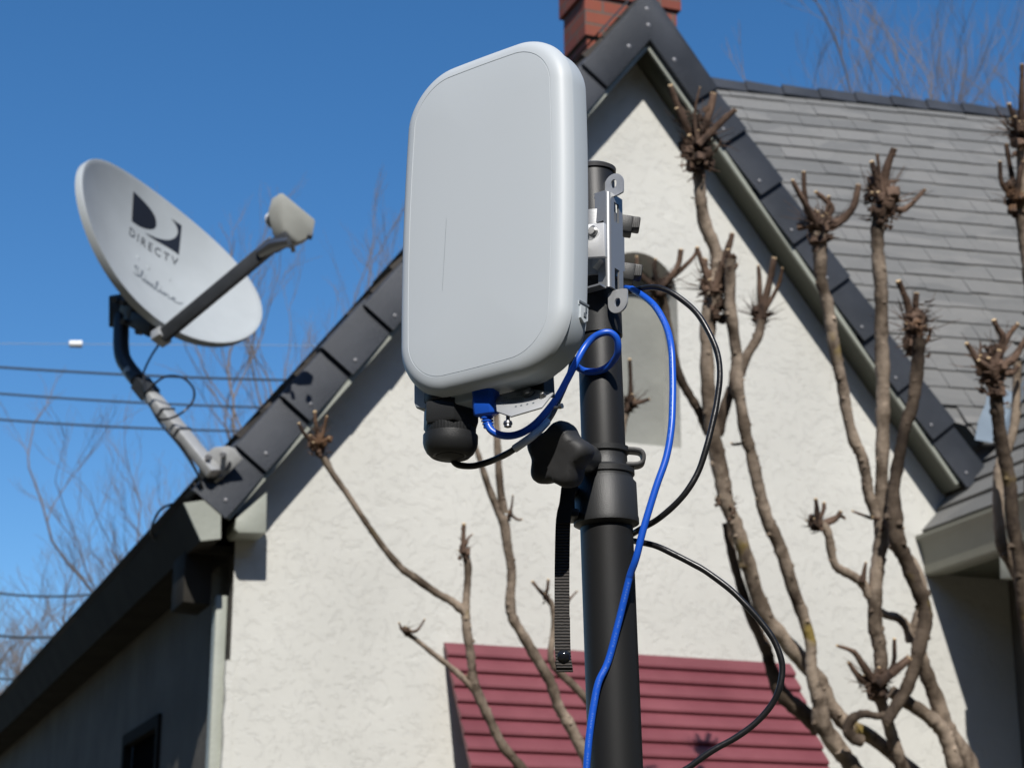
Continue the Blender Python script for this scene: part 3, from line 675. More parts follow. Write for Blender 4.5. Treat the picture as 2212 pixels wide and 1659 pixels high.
# feed arm: square tube from the lower rim to the head
def dcam(px, py, d): return CAM + FWD * d + Vector((1, 0, 0)) * ((px - CX) / FPX * d) + UPV * ((CY - py) / FPX * d)
armA = D(.0, -RY * 1.05, -.05); 
armA = dcam(350, 728, proj(armA)[2] - .01); lnbc = D(0, -RY, 0) + dN * .50 + dB * .12
lz = proj(lnbc)[2]
armB = dcam(592, 527, lz + .02)
def beam(m, A, B, w_, h_, up, bev=0):
    A = Vector(A); B = Vector(B); t = (B - A).normalized(); s_ = t.cross(up).normalized(); u_ = s_.cross(t)
    q = [(-w_, -h_), (w_, -h_), (w_, h_), (-w_, h_)]
    m.rings([[P + s_ * x + u_ * y for x, y in q] for P in (A, B)], smooth=False)
m = MB(); beam(m, armA, armB, .016, .023, Vector((-.55, 0, .83)))
arm = obj('feed_arm', m, M_DARKM, dish, DM, bevel=.003)
m = MB(); t_ = (armB - armA).normalized()
off = UPV * .024 + Vector((-.014, 0, 0)); beam(m, armA + off * .9, armB + off * .9, .008, .002, Vector((-.5, -.3, .8)))
obj('arm_painted_lit_top', m, M_GALV, arm, DM)  # pale strip laid on the dark arm to paint its sunlit top
m = MB(); m.box(dcam(348, 728, proj(armA)[2] + .01), (.03, .02, .022), DM.to_3x3().to_4x4()); obj('arm_clamp', m, M_GALV, arm, DM, bevel=.003)
# neck under the head
m = MB(); beam(m, dcam(585, 535, lz + .02), dcam(628, 512, lz), .026, .020, Vector((-.55, 0, .83)))
nk = obj('lnb_neck', m, M_DARKM, dish, DM, bevel=.004)
m = MB(); m.tube([dcam(560, 548, lz + .02), dcam(590, 530, lz), dcam(625, 522, lz - .03)], [.018, .024, .016], 8); m.tube([dcam(632, 530, lz - .03), dcam(634, 545, lz - .03)], .008, 8)
obj('neck_bolt', m, M_SCREW, nk, DM)
# head (LNB)
def l1(X, Y, d): return dcam((200 + X / 2.212) / 1.6144, (500 + Y / 2.212) / 1.6144, d)
hd = [(1730, 368), (2000, 590), (1975, 722), (1868, 770), (1740, 660), (1700, 480)]
m = MB(); m.prism([l1(x, y, lz - .02 + (x - 1700) * .0001) for x, y in hd], (-dN * .050))
lnb = obj('lnb_head', m, M_LNB, dish, DM, bevel=.008)
m = MB(); cen = l1(1705, 605, lz + .06); ax = (l1(1585, 560, lz + .12) - cen)
m.lathe([(0, .030), (.012, .032), (.03, .030), (.035, .02)], cen, ax, n=20); obj('feed_collar', m, M_DARKM, lnb, DM)
m = MB(); m.lathe([(0, .027), (.012, .026), (.026, .016), (.034, .006), (.036, .001)], cen + ax.normalized() * .032, ax, n=20); obj('feed_horn', m, mat('white_feed_cap', (.72, .73, .74), rough=.4), lnb, DM)
m = MB(); m.tube([l1(1930, 712, lz - .04), l1(1965, 722, lz - .04)], .012, 8); obj('lnb_connector', m, M_DARKM, lnb, DM)
# rear mount bracket and bent mast
bd = proj(D(0, -.05, -.26))[2]
def c2(X, Y, d): return dcam(185.8 + X / 2.678, 588.5 + Y / 2.678, d)
m = MB(); 
m.prism([c2(130, 135, bd + .02), c2(225, 120, bd), c2(320, 190, bd - .05), c2(330, 250, bd - .05), c2(250, 305, bd), c2(130, 318, bd + .02)], FWD * .07)
mb_ = obj('mount_bracket', m, M_DARKM, dish, DM, bevel=.006)
m = MB(); beam(m, c2(250, 250, bd - .02), c2(400, 330, bd - .12), .025, .03, UPV); beam(m, c2(240, 180, bd), c2(300, 230, bd - .05), .03, .03, UPV)
obj('bracket_arm', m, M_DARKM, mb_, DM, bevel=.004)
m = MB()
for (X, Y) in ((210, 175), (215, 285), (300, 345), (345, 310), (290, 270), (165, 160)):
    P = c2(X, Y, bd - .05); m.tube([P + FWD * .06, P - FWD * .012], .011, 6)
obj('bracket_bolts', m, M_SCREW, mb_, DM)
fd = proj(foot)[2]
mp = [(205, 250), (203, 350), (203, 430), (215, 500), (255, 565), (300, 625), (350, 700), (450, 815), (550, 935), (650, 1050), (740, 1160)]
dd = [bd + .03 + (fd - .04 - bd - .03) * i / (len(mp) - 1) for i in range(len(mp))]
m = MB(); m.tube(smooth_path([c2(x, y, d) for (x, y), d in zip(mp, dd)][:6], 4), .0285, 20)
obj('upper_mast', m, M_DARKM, dish, DM)
m = MB(); A, B = c2(250, 560, dd[4]), c2(745, 1165, dd[-1]); beam(m, A, B, .029, .020, Vector((.6, -.6, .5)))
lm = obj('lower_mast', m, M_GALV, dish, DM, bevel=.008)
m = MB()
t_ = (B - A); nr_ = Vector((.6, -.6, .5)).normalized(); s_ = t_.normalized().cross(nr_).normalized()
P = A + t_ * .16; m.box(P, (.001, .001, .001)); beam(m, A + t_ * .13, A + t_ * .26, .031, .024, nr_)
for f_ in (.43, .62): 
    P = A + t_ * f_; beam(m, P - t_.normalized() * .004, P + t_.normalized() * .004, .032, .023, nr_)
obj('mast_clamps', m, M_DARKM, lm, DM)
m = MB(); cen = c2(765, 1125, fd - .06)
pl = []
fN = (HF * .9 + Vector((0, 0, .25)) - HU * .3).normalized(); fx = fN.cross(Vector((0, 0, 1))).normalized(); fy = fN.cross(fx)
out = [(650, 1110), (690, 1050), (745, 1010), (820, 1005), (860, 1020), (905, 1080), (800, 1180), (715, 1250), (680, 1230), (655, 1170)]
m.prism([c2(x, y, fd - .012) for x, y in out], FWD * .010); ft = obj('mast_foot', m, M_GALV, dish, DM, bevel=.002)
for x, y in ((703, 1068), (788, 1053)):
    m = MB(); P = c2(x, y, fd - .05); m.tube([P + FWD * .04, P - FWD * .006], .009, 8); obj('foot_bolt', m, M_NAIL, ft, DM)
m = MB()
for a_, b_ in (((835, 1095), (808, 1145)), ((705, 1200), (755, 1195)), ((765, 1190), (790, 1175))): beam(m, c2(*a_, fd - .016), c2(*b_, fd - .016), .004, .006, FWD)
obj('foot_slots', m, M_INK, ft, DM)
m = MB(); beam(m, c2(760, 1140, fd), H(*hb(470, 1060, -.06)), .03, .02, Vector((1, 0, 0))); obj('roof_bracket', m, M_GALV, ft, DM)
# coax of the dish
co = MB()
co.tube(smooth_path([c2(430, 405, dd[2] - .06), c2(380, 480, dd[3] - .06), c2(340, 560, dd[4] - .05), c2(335, 600, dd[5] - .05), c2(350, 690, dd[6] - .04), c2(400, 640, dd[6] - .06), c2(470, 600, dd[6] - .06), c2(560, 610, dd[6] - .06), c2(620, 670, dd[6] - .06), c2(620, 740, dd[6] - .06), c2(570, 800, dd[7] - .06), c2(500, 840, dd[7] - .06), c2(430, 850, dd[7] - .05), c2(400, 820, dd[7] - .03), c2(460, 910, dd[8] - .03), c2(560, 1010, dd[9] - .02), c2(650, 1170, dd[10] - .03), c2(665, 1240, fd - .03)], 6), .0042, 6)
co.tube(smooth_path([c2(350, 730, dd[6]), c2(420, 860, dd[7] - .03), c2(530, 990, dd[8] - .02), c2(600, 1090, dd[9] - .02), c2(650, 1180, fd - .05), c2(680, 1260, fd - .03), c2(690, 1300, fd + .05)], 5), .0036, 6)
o = obj('coaxial_cable', co, M_CABLE); tag(o, 'thin black coax cable looping off the satellite dish mast', 'cable')
co = MB(); co.tube(smooth_path([H(*hb(384, 1085, -.15)), H(*hb(350, 1098, -.15)), H(*hb(332, 1125, -.2)), H(*hb(326, 1150, -.3)), H(*hb(335, 1165, -.4))], 6), .0045, 6)
o = obj('coaxial_cable', co, M_CABLE); tag(o, 'short arc of black coax hanging over the left eave', 'cable')

# ------------------------------------------------------------------ speaker-stand mast
MY = 1.305
mL, mU = at(1330, 1659, MY), at(1293.5, 700, MY)
ax = (mU - mL).normalized()
stand = thing('tripod_mast', 'black telescopic tripod mast with star knob and collar in the foreground', 'mast', mL - ax * (mL.z / ax.z))
STM = Matrix.Translation(stand.location)
def mz(py):                                # point of the axis seen at image height py
    lo, hi = -.6, 1.0
    for _ in range(40):
        k = (lo + hi) / 2
        if proj(mL + ax * k)[1] > py: lo = k
        else: hi = k
    return mL + ax * lo
mr_ = lambda px: px * 1.325 / FPX
base = stand.location
m = MB(); top_l = mz(1120); m.lathe([(0, mr_(57.5)), ((top_l - base).length, mr_(57.5))], base, ax, n=64); obj('lower_tube', m, M_BLACK, stand, STM)
m = MB(); pT = mz(374); p0 = mz(1100); L_ = (pT - p0).length; R1 = mr_(48.5)
m.lathe([(0, R1), (L_ - .002, R1), (L_, R1 - .001)], p0, ax, n=64)
upt = obj('upper_tube', m, M_BLACK, stand, STM)
m = MB(); m.lathe([(0, R1 + .0012), (.003, R1 + .0015), (.0045, R1 - .001)], pT - ax * .001, ax, n=64); obj('tube_cap', m, mat('grey_end_cap', (.05, .05, .052), rough=.4), upt, STM)
m = MB(); q = mz(728); m.lathe([(0, R1 + .0012), ((mz(640) - q).length, R1 + .0012)], q, ax, n=64); obj('tube_sleeve', m, M_BLACKP, upt, STM)
hs = lambda py: (mz(py) - mz(1140)).length
cp = mz(1140)
prof = [(0, 57.6), (hs(1133), 71.5), (hs(1122), 71.5), (hs(1117), 70), (hs(1046), 69.0), (hs(1039), 63), (hs(1036), 62.5), (hs(1030), 62.5), (hs(1028), 66), (hs(1017), 66), (hs(1015), 62), (hs(1011), 53), (hs(1009), 51.5), (hs(984), 51.2), (hs(981), 56), (hs(970), 56.5), (hs(968), 49)]
prof = [(0, 58)] + [(h, r) for h, r in prof[1:]]
m = MB(); m.lathe([(h, mr_(r)) for h, r in prof], cp, ax, n=72)
col = obj('clamp_collar', m, M_BLACKP, stand, STM)
# ring ear on the right
m = MB(); rt = Vector((1, 0, 0)); e0 = mz(990) + rt * mr_(50)
path = [mz(973) + rt * mr_(46), mz(974) + rt * mr_(66), mz(977) + rt * mr_(80), mz(985) + rt * mr_(86), mz(998) + rt * mr_(85), mz(1004) + rt * mr_(78), mz(1006) + rt * mr_(66), mz(1006) + rt * mr_(46)]
P = smooth_path(path, 5)
rg = []
for i, p in enumerate(P):
    t = (P[min(i + 1, len(P) - 1)] - P[max(i - 1, 0)]).normalized(); s_ = t.cross(Vector((0, 1, 0))).normalized()
    rg.append([p + s_ * .0016 + Vector((0, -.006, 0)), p + s_ * .0016 + Vector((0, .006, 0)), p - s_ * .0016 + Vector((0, .006, 0)), p - s_ * .0016 + Vector((0, -.006, 0))])
m.rings(rg, smooth=False); obj('cable_ring', m, M_BLACKP, col, STM, bevel=.0008)
# clamp ears at lower left behind the knob
m = MB()
for py in (1068, 1120):
    p = mz(py) - rt * mr_(72); m.box(p + Vector((-.001, -.008, 0)), (mr_(14), .012, mr_(9)))
m.tube([mz(1060) - rt * mr_(78) + Vector((0, -.012, 0)), mz(1128) - rt * mr_(78) + Vector((0, -.012, 0))], .003, 10)
obj('clamp_lug', m, M_BLACKP, col, STM, bevel=.0015)
# star knob
kc = at(1203, 984, 1.226); kn = Vector((-.50, -.83, -.16)).normalized()
kend = mz(1000) + Vector((-.012, -.01, 0))
def lob(a, h): return 1 + .115 * cos(6 * a + .5) * (1 if h < .03 else .7)
def lob5(a, h): return 1 + .125 * cos(5 * a + 1.3)
fr_ = Vector((0, 0, 1))
KR = .0206
m = MB(); m.lathe([(-.021, .009), (-.016, KR * .80), (-.012, KR * .95), (-.006, KR * 1.0), (0, KR * 1.01), (.004, KR * .965), (.0065, KR * .86), (.0072, KR * .7), (.0066, KR * .4), (.0066, .002)], kc, kn, n=100, fr=fr_, scale=lob5)
knob = obj('star_knob', m, M_KNOB, stand, STM)
m = MB(); m.tube([kc - kn * .018, kend], [.010, .011], 20); obj('knob_stem', m, M_BLACKP, knob, STM)
# strap
sy = 1.275
sp = [at(1229, 1040, sy), at(1224, 1085, sy), at(1217, 1120, sy), at(1214.5, 1200, sy), at(1214, 1300, sy), at(1215, 1390, sy), at(1217, 1425, sy), at(1220, 1451, sy)]
P = smooth_path(sp, 6); m = MB(); hw = 15.6 * sy / FPX / .956; rg = []
for i, p in enumerate(P):
    ww = hw * (1.1 if i > len(P) - 7 else 1) * (.95 if i < 12 else 1); yo = .001 * sin(i * .9) if i > len(P) - 9 else 0
    wv = Vector((0, yo, 0))
    rg.append([p + Vector((-ww, -.0009, 0)) + wv, p + Vector((ww, -.0009, 0)) + wv, p + Vector((ww, .0009, 0)) + wv, p + Vector((-ww, .0009, 0)) + wv])
m.rings(rg, smooth=False); strap = obj('nylon_strap', m, M_WEB, stand, STM)
m = MB(); fa = at(1216, 1385, sy - .0022); rg = [[p + Vector((-hw * 1.04, -.003, 0)), p + Vector((hw * 1.04, -.003, 0)), p + Vector((hw * 1.04, -.0012, 0)), p + Vector((-hw * 1.04, -.0012, 0))] for p in P[-17:-2]]
m.rings(rg, smooth=False); obj('strap_fold', m, M_WEB, strap, STM)
m = MB(); m.lathe([(0, .0045), (.0012, .0042), (.0028, .0026), (.0034, .0006)], at(1218, 1417, sy - .003), (0, -1, -.1), n=24); obj('strap_rivet', m, mat('black_gloss_rivet', (.012, .013, .016), rough=.12), strap, STM)
m = MB(); rg = [[p + Vector((-hw * .98, -.0022, 0)), p + Vector((hw * .98, -.0022, 0)), p + Vector((hw * .98, -.001, 0)), p + Vector((-hw * .98, -.001, 0))] for p in P[2:14]]
m.rings(rg, smooth=False); obj('strap_keeper', m, M_BLACKP, strap, STM)
# tripod legs (below the frame)
for a in (0, 2.09, 4.19):
    d = Vector((cos(a + .4), sin(a + .4), 0)); m = MB(); m.tube([base + Vector((0, 0, .72)) + d * .03, base + d * .5 + Vector((0, 0, .01))], .011, 12)
    obj('tripod_leg', m, M_BLACK, stand, STM)
m = MB(); m.lathe([(0, .032), (.07, .032)], base + Vector((0, 0, .68)), (0, 0, 1), n=24); obj('leg_hub', m, M_BLACKP, stand, STM)

# ------------------------------------------------------------------ antenna panel
PR = Matrix(((.8054, .01, -.5926), (-.5921, .0604, -.8036), (.0277, .9981, .0545))).transposed()
eX = Vector((.8054, -.5921, .0277)).normalized(); eZ = Vector((-.5926, -.8036, .0545)); eZ = (eZ - eX * eZ.dot(eX)).normalized(); eY = eZ.cross(eX)
pc = Vector((-.0178, 1.2, 2.0853)) + eZ * .009; PW, PH = .1358, .2440
PM = Matrix(((eX.x, eY.x, eZ.x, pc.x), (eX.y, eY.y, eZ.y, pc.y), (eX.z, eY.z, eZ.z, pc.z), (0, 0, 0, 1)))
def L(x, y, z=0): return PM @ Vector((x, y, z))
def lp(px, py, zl):                        # panel coordinates of a pixel at local depth zl
    d = ray(px, py); P0 = pc + eZ * zl; t = (P0 - CAM).dot(eZ) / d.dot(eZ); v = CAM + d * t - pc; return (v.dot(eX), v.dot(eY))
ant = thing('radio_antenna', 'light grey rounded panel antenna clamped to the black mast', 'antenna', L(0, -PH / 2, -.03))
AM = PM.copy()
def rrect(i, z, W=PW, Hh=PH, r=.040, n=20, bul=.0034):
    hw_, hh_ = W / 2 - i, Hh / 2 - i; r = max(r - i, .002); pts = []
    for cx, cy, a0 in ((hw_ - r, hh_ - r, 0), (-hw_ + r, hh_ - r, pi / 2), (-hw_ + r, -hh_ + r, pi), (hw_ - r, -hh_ + r, 3 * pi / 2)):
        for k in range(n + 1):
            a = a0 + pi / 2 * k / n; pts.append((cx + r * cos(a), cy + r * sin(a)))
        # straight side samples
        nx = {0: (-hw_ + r, hh_), 1: None}.get(0)
    # add samples along straight sides for the bulge
    out = []
    for k in range(len(pts)):
        a, b = pts[k], pts[(k + 1) % len(pts)]; out.append(a)
        d = math.hypot(b[0] - a[0], b[1] - a[1])
        if d > .01 or (k % (n + 1) == n):
            for q in range(1, 8): out.append((a[0] + (b[0] - a[0]) * q / 8, a[1] + (b[1] - a[1]) * q / 8))
    res = []
    for x, y in out:
        fx = 1 - (y / hh_) ** 2; fy = 1 - (x / hw_) ** 2
        res.append(L(x + bul * fx * (x / hw_), y + bul * .4 * fy * (y / hh_), z))
    return res
m = MB()
crown = .0022
fr = [(.060, .0), (.045, -.0002), (.030, -.0005), (.018, -.0010), (.0118, -.0014), (.01165, -.0017), (.01125, -.0017), (.0111, -.0014), (.0085, -.0018), (.0062, -.0026), (.0044, -.0036), (.0028, -.0050), (.0014, -.0068), (.0005, -.0088), (.0, -.0110)]
m.rings([rrect(i, z) for i, z in fr]); cover = obj('front_cover', m, M_PANEL, ant, AM)
m = MB()
hr = [(.0016, -.0108), (.0014, -.0115), (.0012, -.0118), (.0009, -.014), (.0008, -.0270), (.0016, -.0295), (.005, -.0315), (.03, -.032)]
m.rings([rrect(i, z) for i, z in hr]); rear = obj('rear_housing', m, M_PANELB, ant, AM)
# second rear step
m = MB(); m.rings([rrect(.009, -.0315), rrect(.009, -.040), rrect(.014, -.043)]); obj('rear_step', m, M_PANELB, rear, AM)
# barcode-like dashed mark and scuffs on the cover
m = MB()
pa, pb = Vector(lp(966, 472, -.0006)), Vector(lp(957, 629, -.0006)); t = 0
rd = random.Random(3)
while t < 1:
    l_ = rd.choice((.012, .02, .03)); A = pa + (pb - pa) * t; B = pa + (pb - pa) * min(t + l_, 1); wd = .00011
    m.add([L(A.x - wd, A.y, .0002), L(A.x + wd, A.y, .0002), L(B.x + wd, B.y, .0002), L(B.x - wd, B.y, .0002)], [(0, 1, 2, 3)]); t += l_ + rd.choice((.008, .015, .02))
obj('scuff_marks', m, M_INKG, cover, AM, fixn=False)
# latch recess on the right side
m = MB()
def S(y, z, x=.0): xx = PW / 2 + .0028 * (1 - (y / (PH / 2)) ** 2) + x; return L(xx, y, z)
yl = lp(1248, 676, -.02)[1]
m.prism([S(yl + .0078, -.0185), S(yl + .0078, -.0290), S(yl + .0052, -.0290), S(yl + .0052, -.0185)], -eX * .003)
m.prism([S(yl + .0048, -.0200, .0008), S(yl + .0048, -.0280, .0008), S(yl - .0035, -.0280, .0008), S(yl - .006, -.024, .0008), S(yl - .0035, -.0200, .0008)], -eX * .003)
lt = obj('side_latch', m, M_PANEL, rear, AM)
m = MB(); m.prism([S(yl + .0079, -.0183, .0003), S(yl + .0079, -.0292, .0003), S(yl + .0066, -.0292, .0003), S(yl + .0066, -.0183, .0003)], eX * .0004)
m.prism([S(yl + .0005, -.0225, .0012), S(yl + .0005, -.0255, .0012), S(yl - .0022, -.0255, .0012), S(yl - .0022, -.0225, .0012)], eX * .0002)
m.prism([S(yl + .0050, -.0245, .0010), S(yl + .0050, -.0262, .0010), S(yl + .0015, -.0262, .0010), S(yl + .0015, -.0245, .0010)], eX * .0003)
obj('latch_slot', m, M_INKG, lt, AM)
# lower-left housing foot where the gland screws in
m = MB()
f_ = [lp(889, 815, -.012), lp(889, 868, -.012), lp(893, 880, -.012), lp(914, 883, -.012), lp(1020, 862, -.012), lp(1022, 800, -.012)]
m.prism([L(x, y, -.014) for x, y in f_], -eZ * .030); obj('gland_boss', m, M_PANELB, rear, AM, bevel=.0015)
# cable gland
gy0 = lp(975, 868, -.028); gx = gy0[0]
def gh(py): return gy0[1] - lp(975, py, -.028)[1]
GR = 62 * 1.24 / FPX / .98
m = MB(); m.lathe([(-.006, GR * .98), (.002, GR * .98), (.0035, GR * .93)], L(gx, gy0[1], -.028), -eY, n=48); gland = obj('cable_gland', m, M_BLACKP, ant, AM)
def hexs(a, h): 
    return min(1.0, .868 / max(1e-3, cos(((a + pi / 6) % (pi / 3)) - pi / 6)))
m = MB(); m.lathe([(.0035, GR * .96), (.0045, GR * 1.06), (gh(955) * .60, GR * 1.06), (gh(955) * .66, GR * 1.0)], L(gx, gy0[1], -.028), -eY, n=120, smooth=False, fr=eX.cross(eY) * .3 + eX, scale=hexs); obj('gland_nut', m, M_BLACKP, gland, AM)
m = MB(); Lh = gh(992)
def knurl(a, h): return 1 + (.012 if int(a / (2 * pi) * 90) % 2 else 0)
m.lathe([(Lh * .25, GR * .885), (Lh * .62, GR * .885), (Lh * .63, GR * .87)], L(gx, gy0[1], -.028), -eY, n=180, scale=knurl); obj('gland_knurl', m, M_BLACKP, gland, AM)
m = MB(); m.lathe([(Lh * .60, GR * .97), (Lh * .72, GR * .97), (Lh * .80, GR * .93), (Lh * .88, GR * .84), (Lh * .945, GR * .70), (Lh * .96, GR * .62), (Lh * .95, GR * .56)], L(gx, gy0[1], -.028), -eY, n=48); obj('gland_dome', m, M_BLACKP, gland, AM)
m = MB(); m.lathe([(Lh * .90, GR * .55), (Lh * .96, GR * .5), (Lh * .99, GR * .3), (Lh, GR * .1)], L(gx, gy0[1], -.028), -eY, n=32); obj('gland_seal', m, M_KNOB, gland, AM)
# underside connector bay + label plate with screws
def q4(X, Y): return (836 + X / 3.826, 650.4 + Y / 3.826)
zb_ = -.030
m = MB()
f_ = [lp(*q4(890, 700), zb_), lp(*q4(900, 790), zb_), lp(*q4(1130, 720), zb_), lp(*q4(1300, 760), zb_), lp(*q4(1290, 560), zb_), lp(*q4(900, 640), zb_)]
m.prism([L(x, y, zb_) for x, y in f_], -eZ * .012); bay = obj('connector_bay', m, M_DARKM, ant, AM)
m = MB()
for i in range(9):
    a = lp(*q4(930 + i * 24, 700 - i * 4), zb_ + .001); b = lp(*q4(930 + i * 24, 770 - i * 7), zb_ + .001)
    m.prism([L(a[0], a[1], zb_ + .001), L(b[0], b[1], zb_ + .001), L(b[0] + .0012, b[1], zb_ + .001), L(a[0] + .0012, a[1], zb_ + .001)], -eZ * .002)
obj('heat_fins', m, M_PANELB, bay, AM)
# plate: tilted sheet, front edge low
plp = [((895, 795), -.022), ((1130, 712), -.030), ((1385, 782), -.030), ((1278, 876), -.018), ((1020, 942), -.010), ((900, 895), -.012)]
P3 = [L(*lp(*q4(*q), z), z) for q, z in plp]
nrm_ = (P3[1] - P3[0]).cross(P3[3] - P3[0]).normalized()
c_ = sum(P3, Vector()) / 6; P3 = [p - nrm_ * (p - c_).dot(nrm_) for p in P3]
if nrm_.dot(CAM - c_) < 0: nrm_ = -nrm_
m = MB(); m.prism(P3, -nrm_ * .0012); plate = obj('label_plate', m, mat('bright_label_plate', (.40, .41, .42), rough=.45, metal=.15, var=.05, vscale=60), ant, AM, fixn=True, bevel=.0003)
def onpl(X, Y, o_=.0003): 
    d = ray(*q4(X, Y)); t = (c_ + nrm_ * o_ - CAM).dot(nrm_) / d.dot(nrm_); return CAM + d * t
m = MB()
for r_, (x0, x1, y0) in enumerate(((970, 990, 800), (1070, 1110, 778), (945, 1140, 825), (950, 1130, 838), (955, 1120, 850))):
    x = x0
    while x < x1:
        w_ = rd.choice((6, 10, 14)); y = y0 - (x - x0) * .18
        m.add([onpl(x, y), onpl(x + w_, y - w_ * .18), onpl(x + w_, y - w_ * .18 + 5), onpl(x, y + 5)], [(0, 1, 2, 3)]); x += w_ + 4
for x in (1055, 1100, 1150, 1200): 
    m.add([onpl(x, 868 - (x - 1055) * .2), onpl(x + 16, 862 - (x - 1055) * .2), onpl(x + 18, 870 - (x - 1055) * .2), onpl(x + 4, 876 - (x - 1055) * .2)], [(0, 1, 2, 3)])
obj('plate_marking', m, M_INKG, plate, AM, fixn=False)
for (X, Y, r_) in ((1172, 768, .0042), (1290, 790, .0024)):
    m = MB(); m.lathe([(-.001, r_), (.0012, r_), (.0022, r_ * .7), (.0032, r_ * .68), (.0036, r_ * .4)], onpl(X, Y, 0), nrm_, n=20); obj('plate_screw', m, M_SCREW, plate, AM)
m = MB(); b0_ = onpl(1000, 915, -.001); b1_ = b0_ - eY * .010
m.tube([b0_, b1_], .0013, 14); m.lathe([(.0066, .0026), (.0078, .0030), (.0086, .0030), (.0088, .0023), (.0102, .0025), (.0107, .0015)], b0_, -eY, n=18); obj('hanging_bolt', m, M_SCREW, plate, AM)
m = MB(); b0_ = onpl(1385, 880, .0); m.tube([b0_, b0_ + eX * .005 - eY * .001], .0009, 10); m.lathe([(.004, .0017), (.006, .0017)], b0_, eX, n=14); obj('side_screw', m, M_SCREW, plate, AM)
# gusset plate behind
m = MB(); f_ = [lp(*q4(1010, 655), -.040), lp(*q4(1290, 735), -.040), lp(*q4(1290, 560), -.040), lp(*q4(1200, 560), -.040)]
m.prism([L(x, y, -.040) for x, y in f_], -eZ * .0015); m.prism([L(f_[0][0], f_[0][1], -.0385), L(f_[1][0], f_[1][1], -.0385), L(f_[1][0], f_[1][1] - .0025, -.0385), L(f_[0][0] + .004, f_[0][1] - .0025, -.0385)], -eZ * .012)
obj('gusset_plate', m, M_ALU2, ant, AM)
m = MB()
for i in range(22):
    c0_ = L(*lp(*q4(1262 + (i % 2) * 6 + i * .8, 610 + i * 11), -.036), -.036); m.tube([c0_, c0_ - eY * .0016 + eX * .0006], .0006, 5)
obj('bead_chain', m, M_SCREW, ant, AM)

# bracket: channel with slotted side, ears, tongue
def q5(X, Y): return (1177 + X / 3.348, 309.7 + Y / 3.348)
zf = -.124                                  # local depth of the channel front face
def bl(X, Y, z=None): z = zf if z is None else z; x, y = lp(*q5(X, Y), z); return (x, y)
ex0 = bl(465, 700)[0]; yt = bl(460, 345)[1]; yb = bl(470, 1030)[1]
sd = .0
# depth of the side face from its visible width
for k in range(1, 80):
    z = zf - k * .0005
    p = proj(L(ex0, 0, z))[0]
    if p > 1346: sd = -z + zf; zs = z; break
m = MB(); r_ = .0028
def slot_side():
    # side plate with two slots: built from strips
    ys = [yb, bl(530, 1010)[1], bl(520, 862)[1], bl(520, 520)[1], bl(500, 388)[1], yt]
    s0, s1 = zf + (zs - zf) * .38, zf + (zs - zf) * .72; t_ = .0016
    segs = [(ys[0], ys[1], zf - r_, zs), (ys[1], ys[2], zf - r_, s0), (ys[1], ys[2], s1, zs), (ys[2], ys[3], zf - r_, zs), (ys[3], ys[4], zf - r_, s0), (ys[3], ys[4], s1, zs), (ys[4], ys[5], zf - r_, zs)]
    for y0, y1, z0, z1 in segs:
        m.prism([L(ex0, y0, z0), L(ex0, y1, z0), L(ex0, y1, z1), L(ex0, y0, z1)], -eX * t_)
slot_side()
m.prism([L(ex0, bl(560, 835)[1], zs), L(ex0, bl(560, 585)[1], zs), L(ex0, bl(560, 585)[1], zs - .002), L(ex0, bl(560, 835)[1], zs - .002)], -eX * .0016)
brk = obj('mast_bracket', m, M_ALU, ant, AM)
m = MB(); cr_ = []
for y in (yb, yt):
    ring = []
    for k in range(7): a = pi / 2 * k / 6; ring.append(L(ex0 - r_ + r_ * sin(a), y, zf - r_ + r_ * cos(a)))
    for k in range(7): a = pi / 2 * (6 - k) / 6; ring.append(L(ex0 - r_ + (r_ - .0016) * sin(a), y, zf - r_ + (r_ - .0016) * cos(a)))
    cr_.append(ring)
m.rings(cr_); obj('bracket_bend', m, M_ALU, brk, AM)
# front web: upper and lower leaves with an opening between them
m = MB(); xw = ex0 - .034
def web(y0, y1, xa, xb): m.prism([L(xa, y0, zf), L(xb, y0, zf), L(xb, y1, zf), L(xa, y1, zf)], -eZ * .0016)
yA = bl(400, 565)[1]; yB = bl(420, 825)[1]; xr = ex0 - r_
web(yA, yt, bl(362, 450)[0], xr); web(bl(350, 400)[1], yt - .001, xw, bl(362, 450)[0]); web(yB, yA, bl(425, 700)[0], xr)
web(yb, bl(388, 900)[1], bl(386, 900)[0], xr); web(bl(388, 900)[1], yB, bl(400, 830)[0], xr); web(yb, bl(340, 1030)[1], xw, bl(386, 900)[0])
obj('bracket_web', m, M_ALU, brk, AM)
# lower and upper return flanges of the web, toward the panel
m = MB(); m.prism([L(xw, yb, zf), L(xr, yb, zf), L(xr, yb - .0014, zf), L(xw, yb - .0014, zf)], eZ * .008); obj('bracket_flange', m, M_ALU, brk, AM); m = MB(); m.prism([L(xw, yt, zf), L(xr, yt, zf), L(xr, yt + .0014, zf), L(xw, yt + .0014, zf)], -eZ * .014); obj('bracket_flange', m, M_ALU, brk, AM)
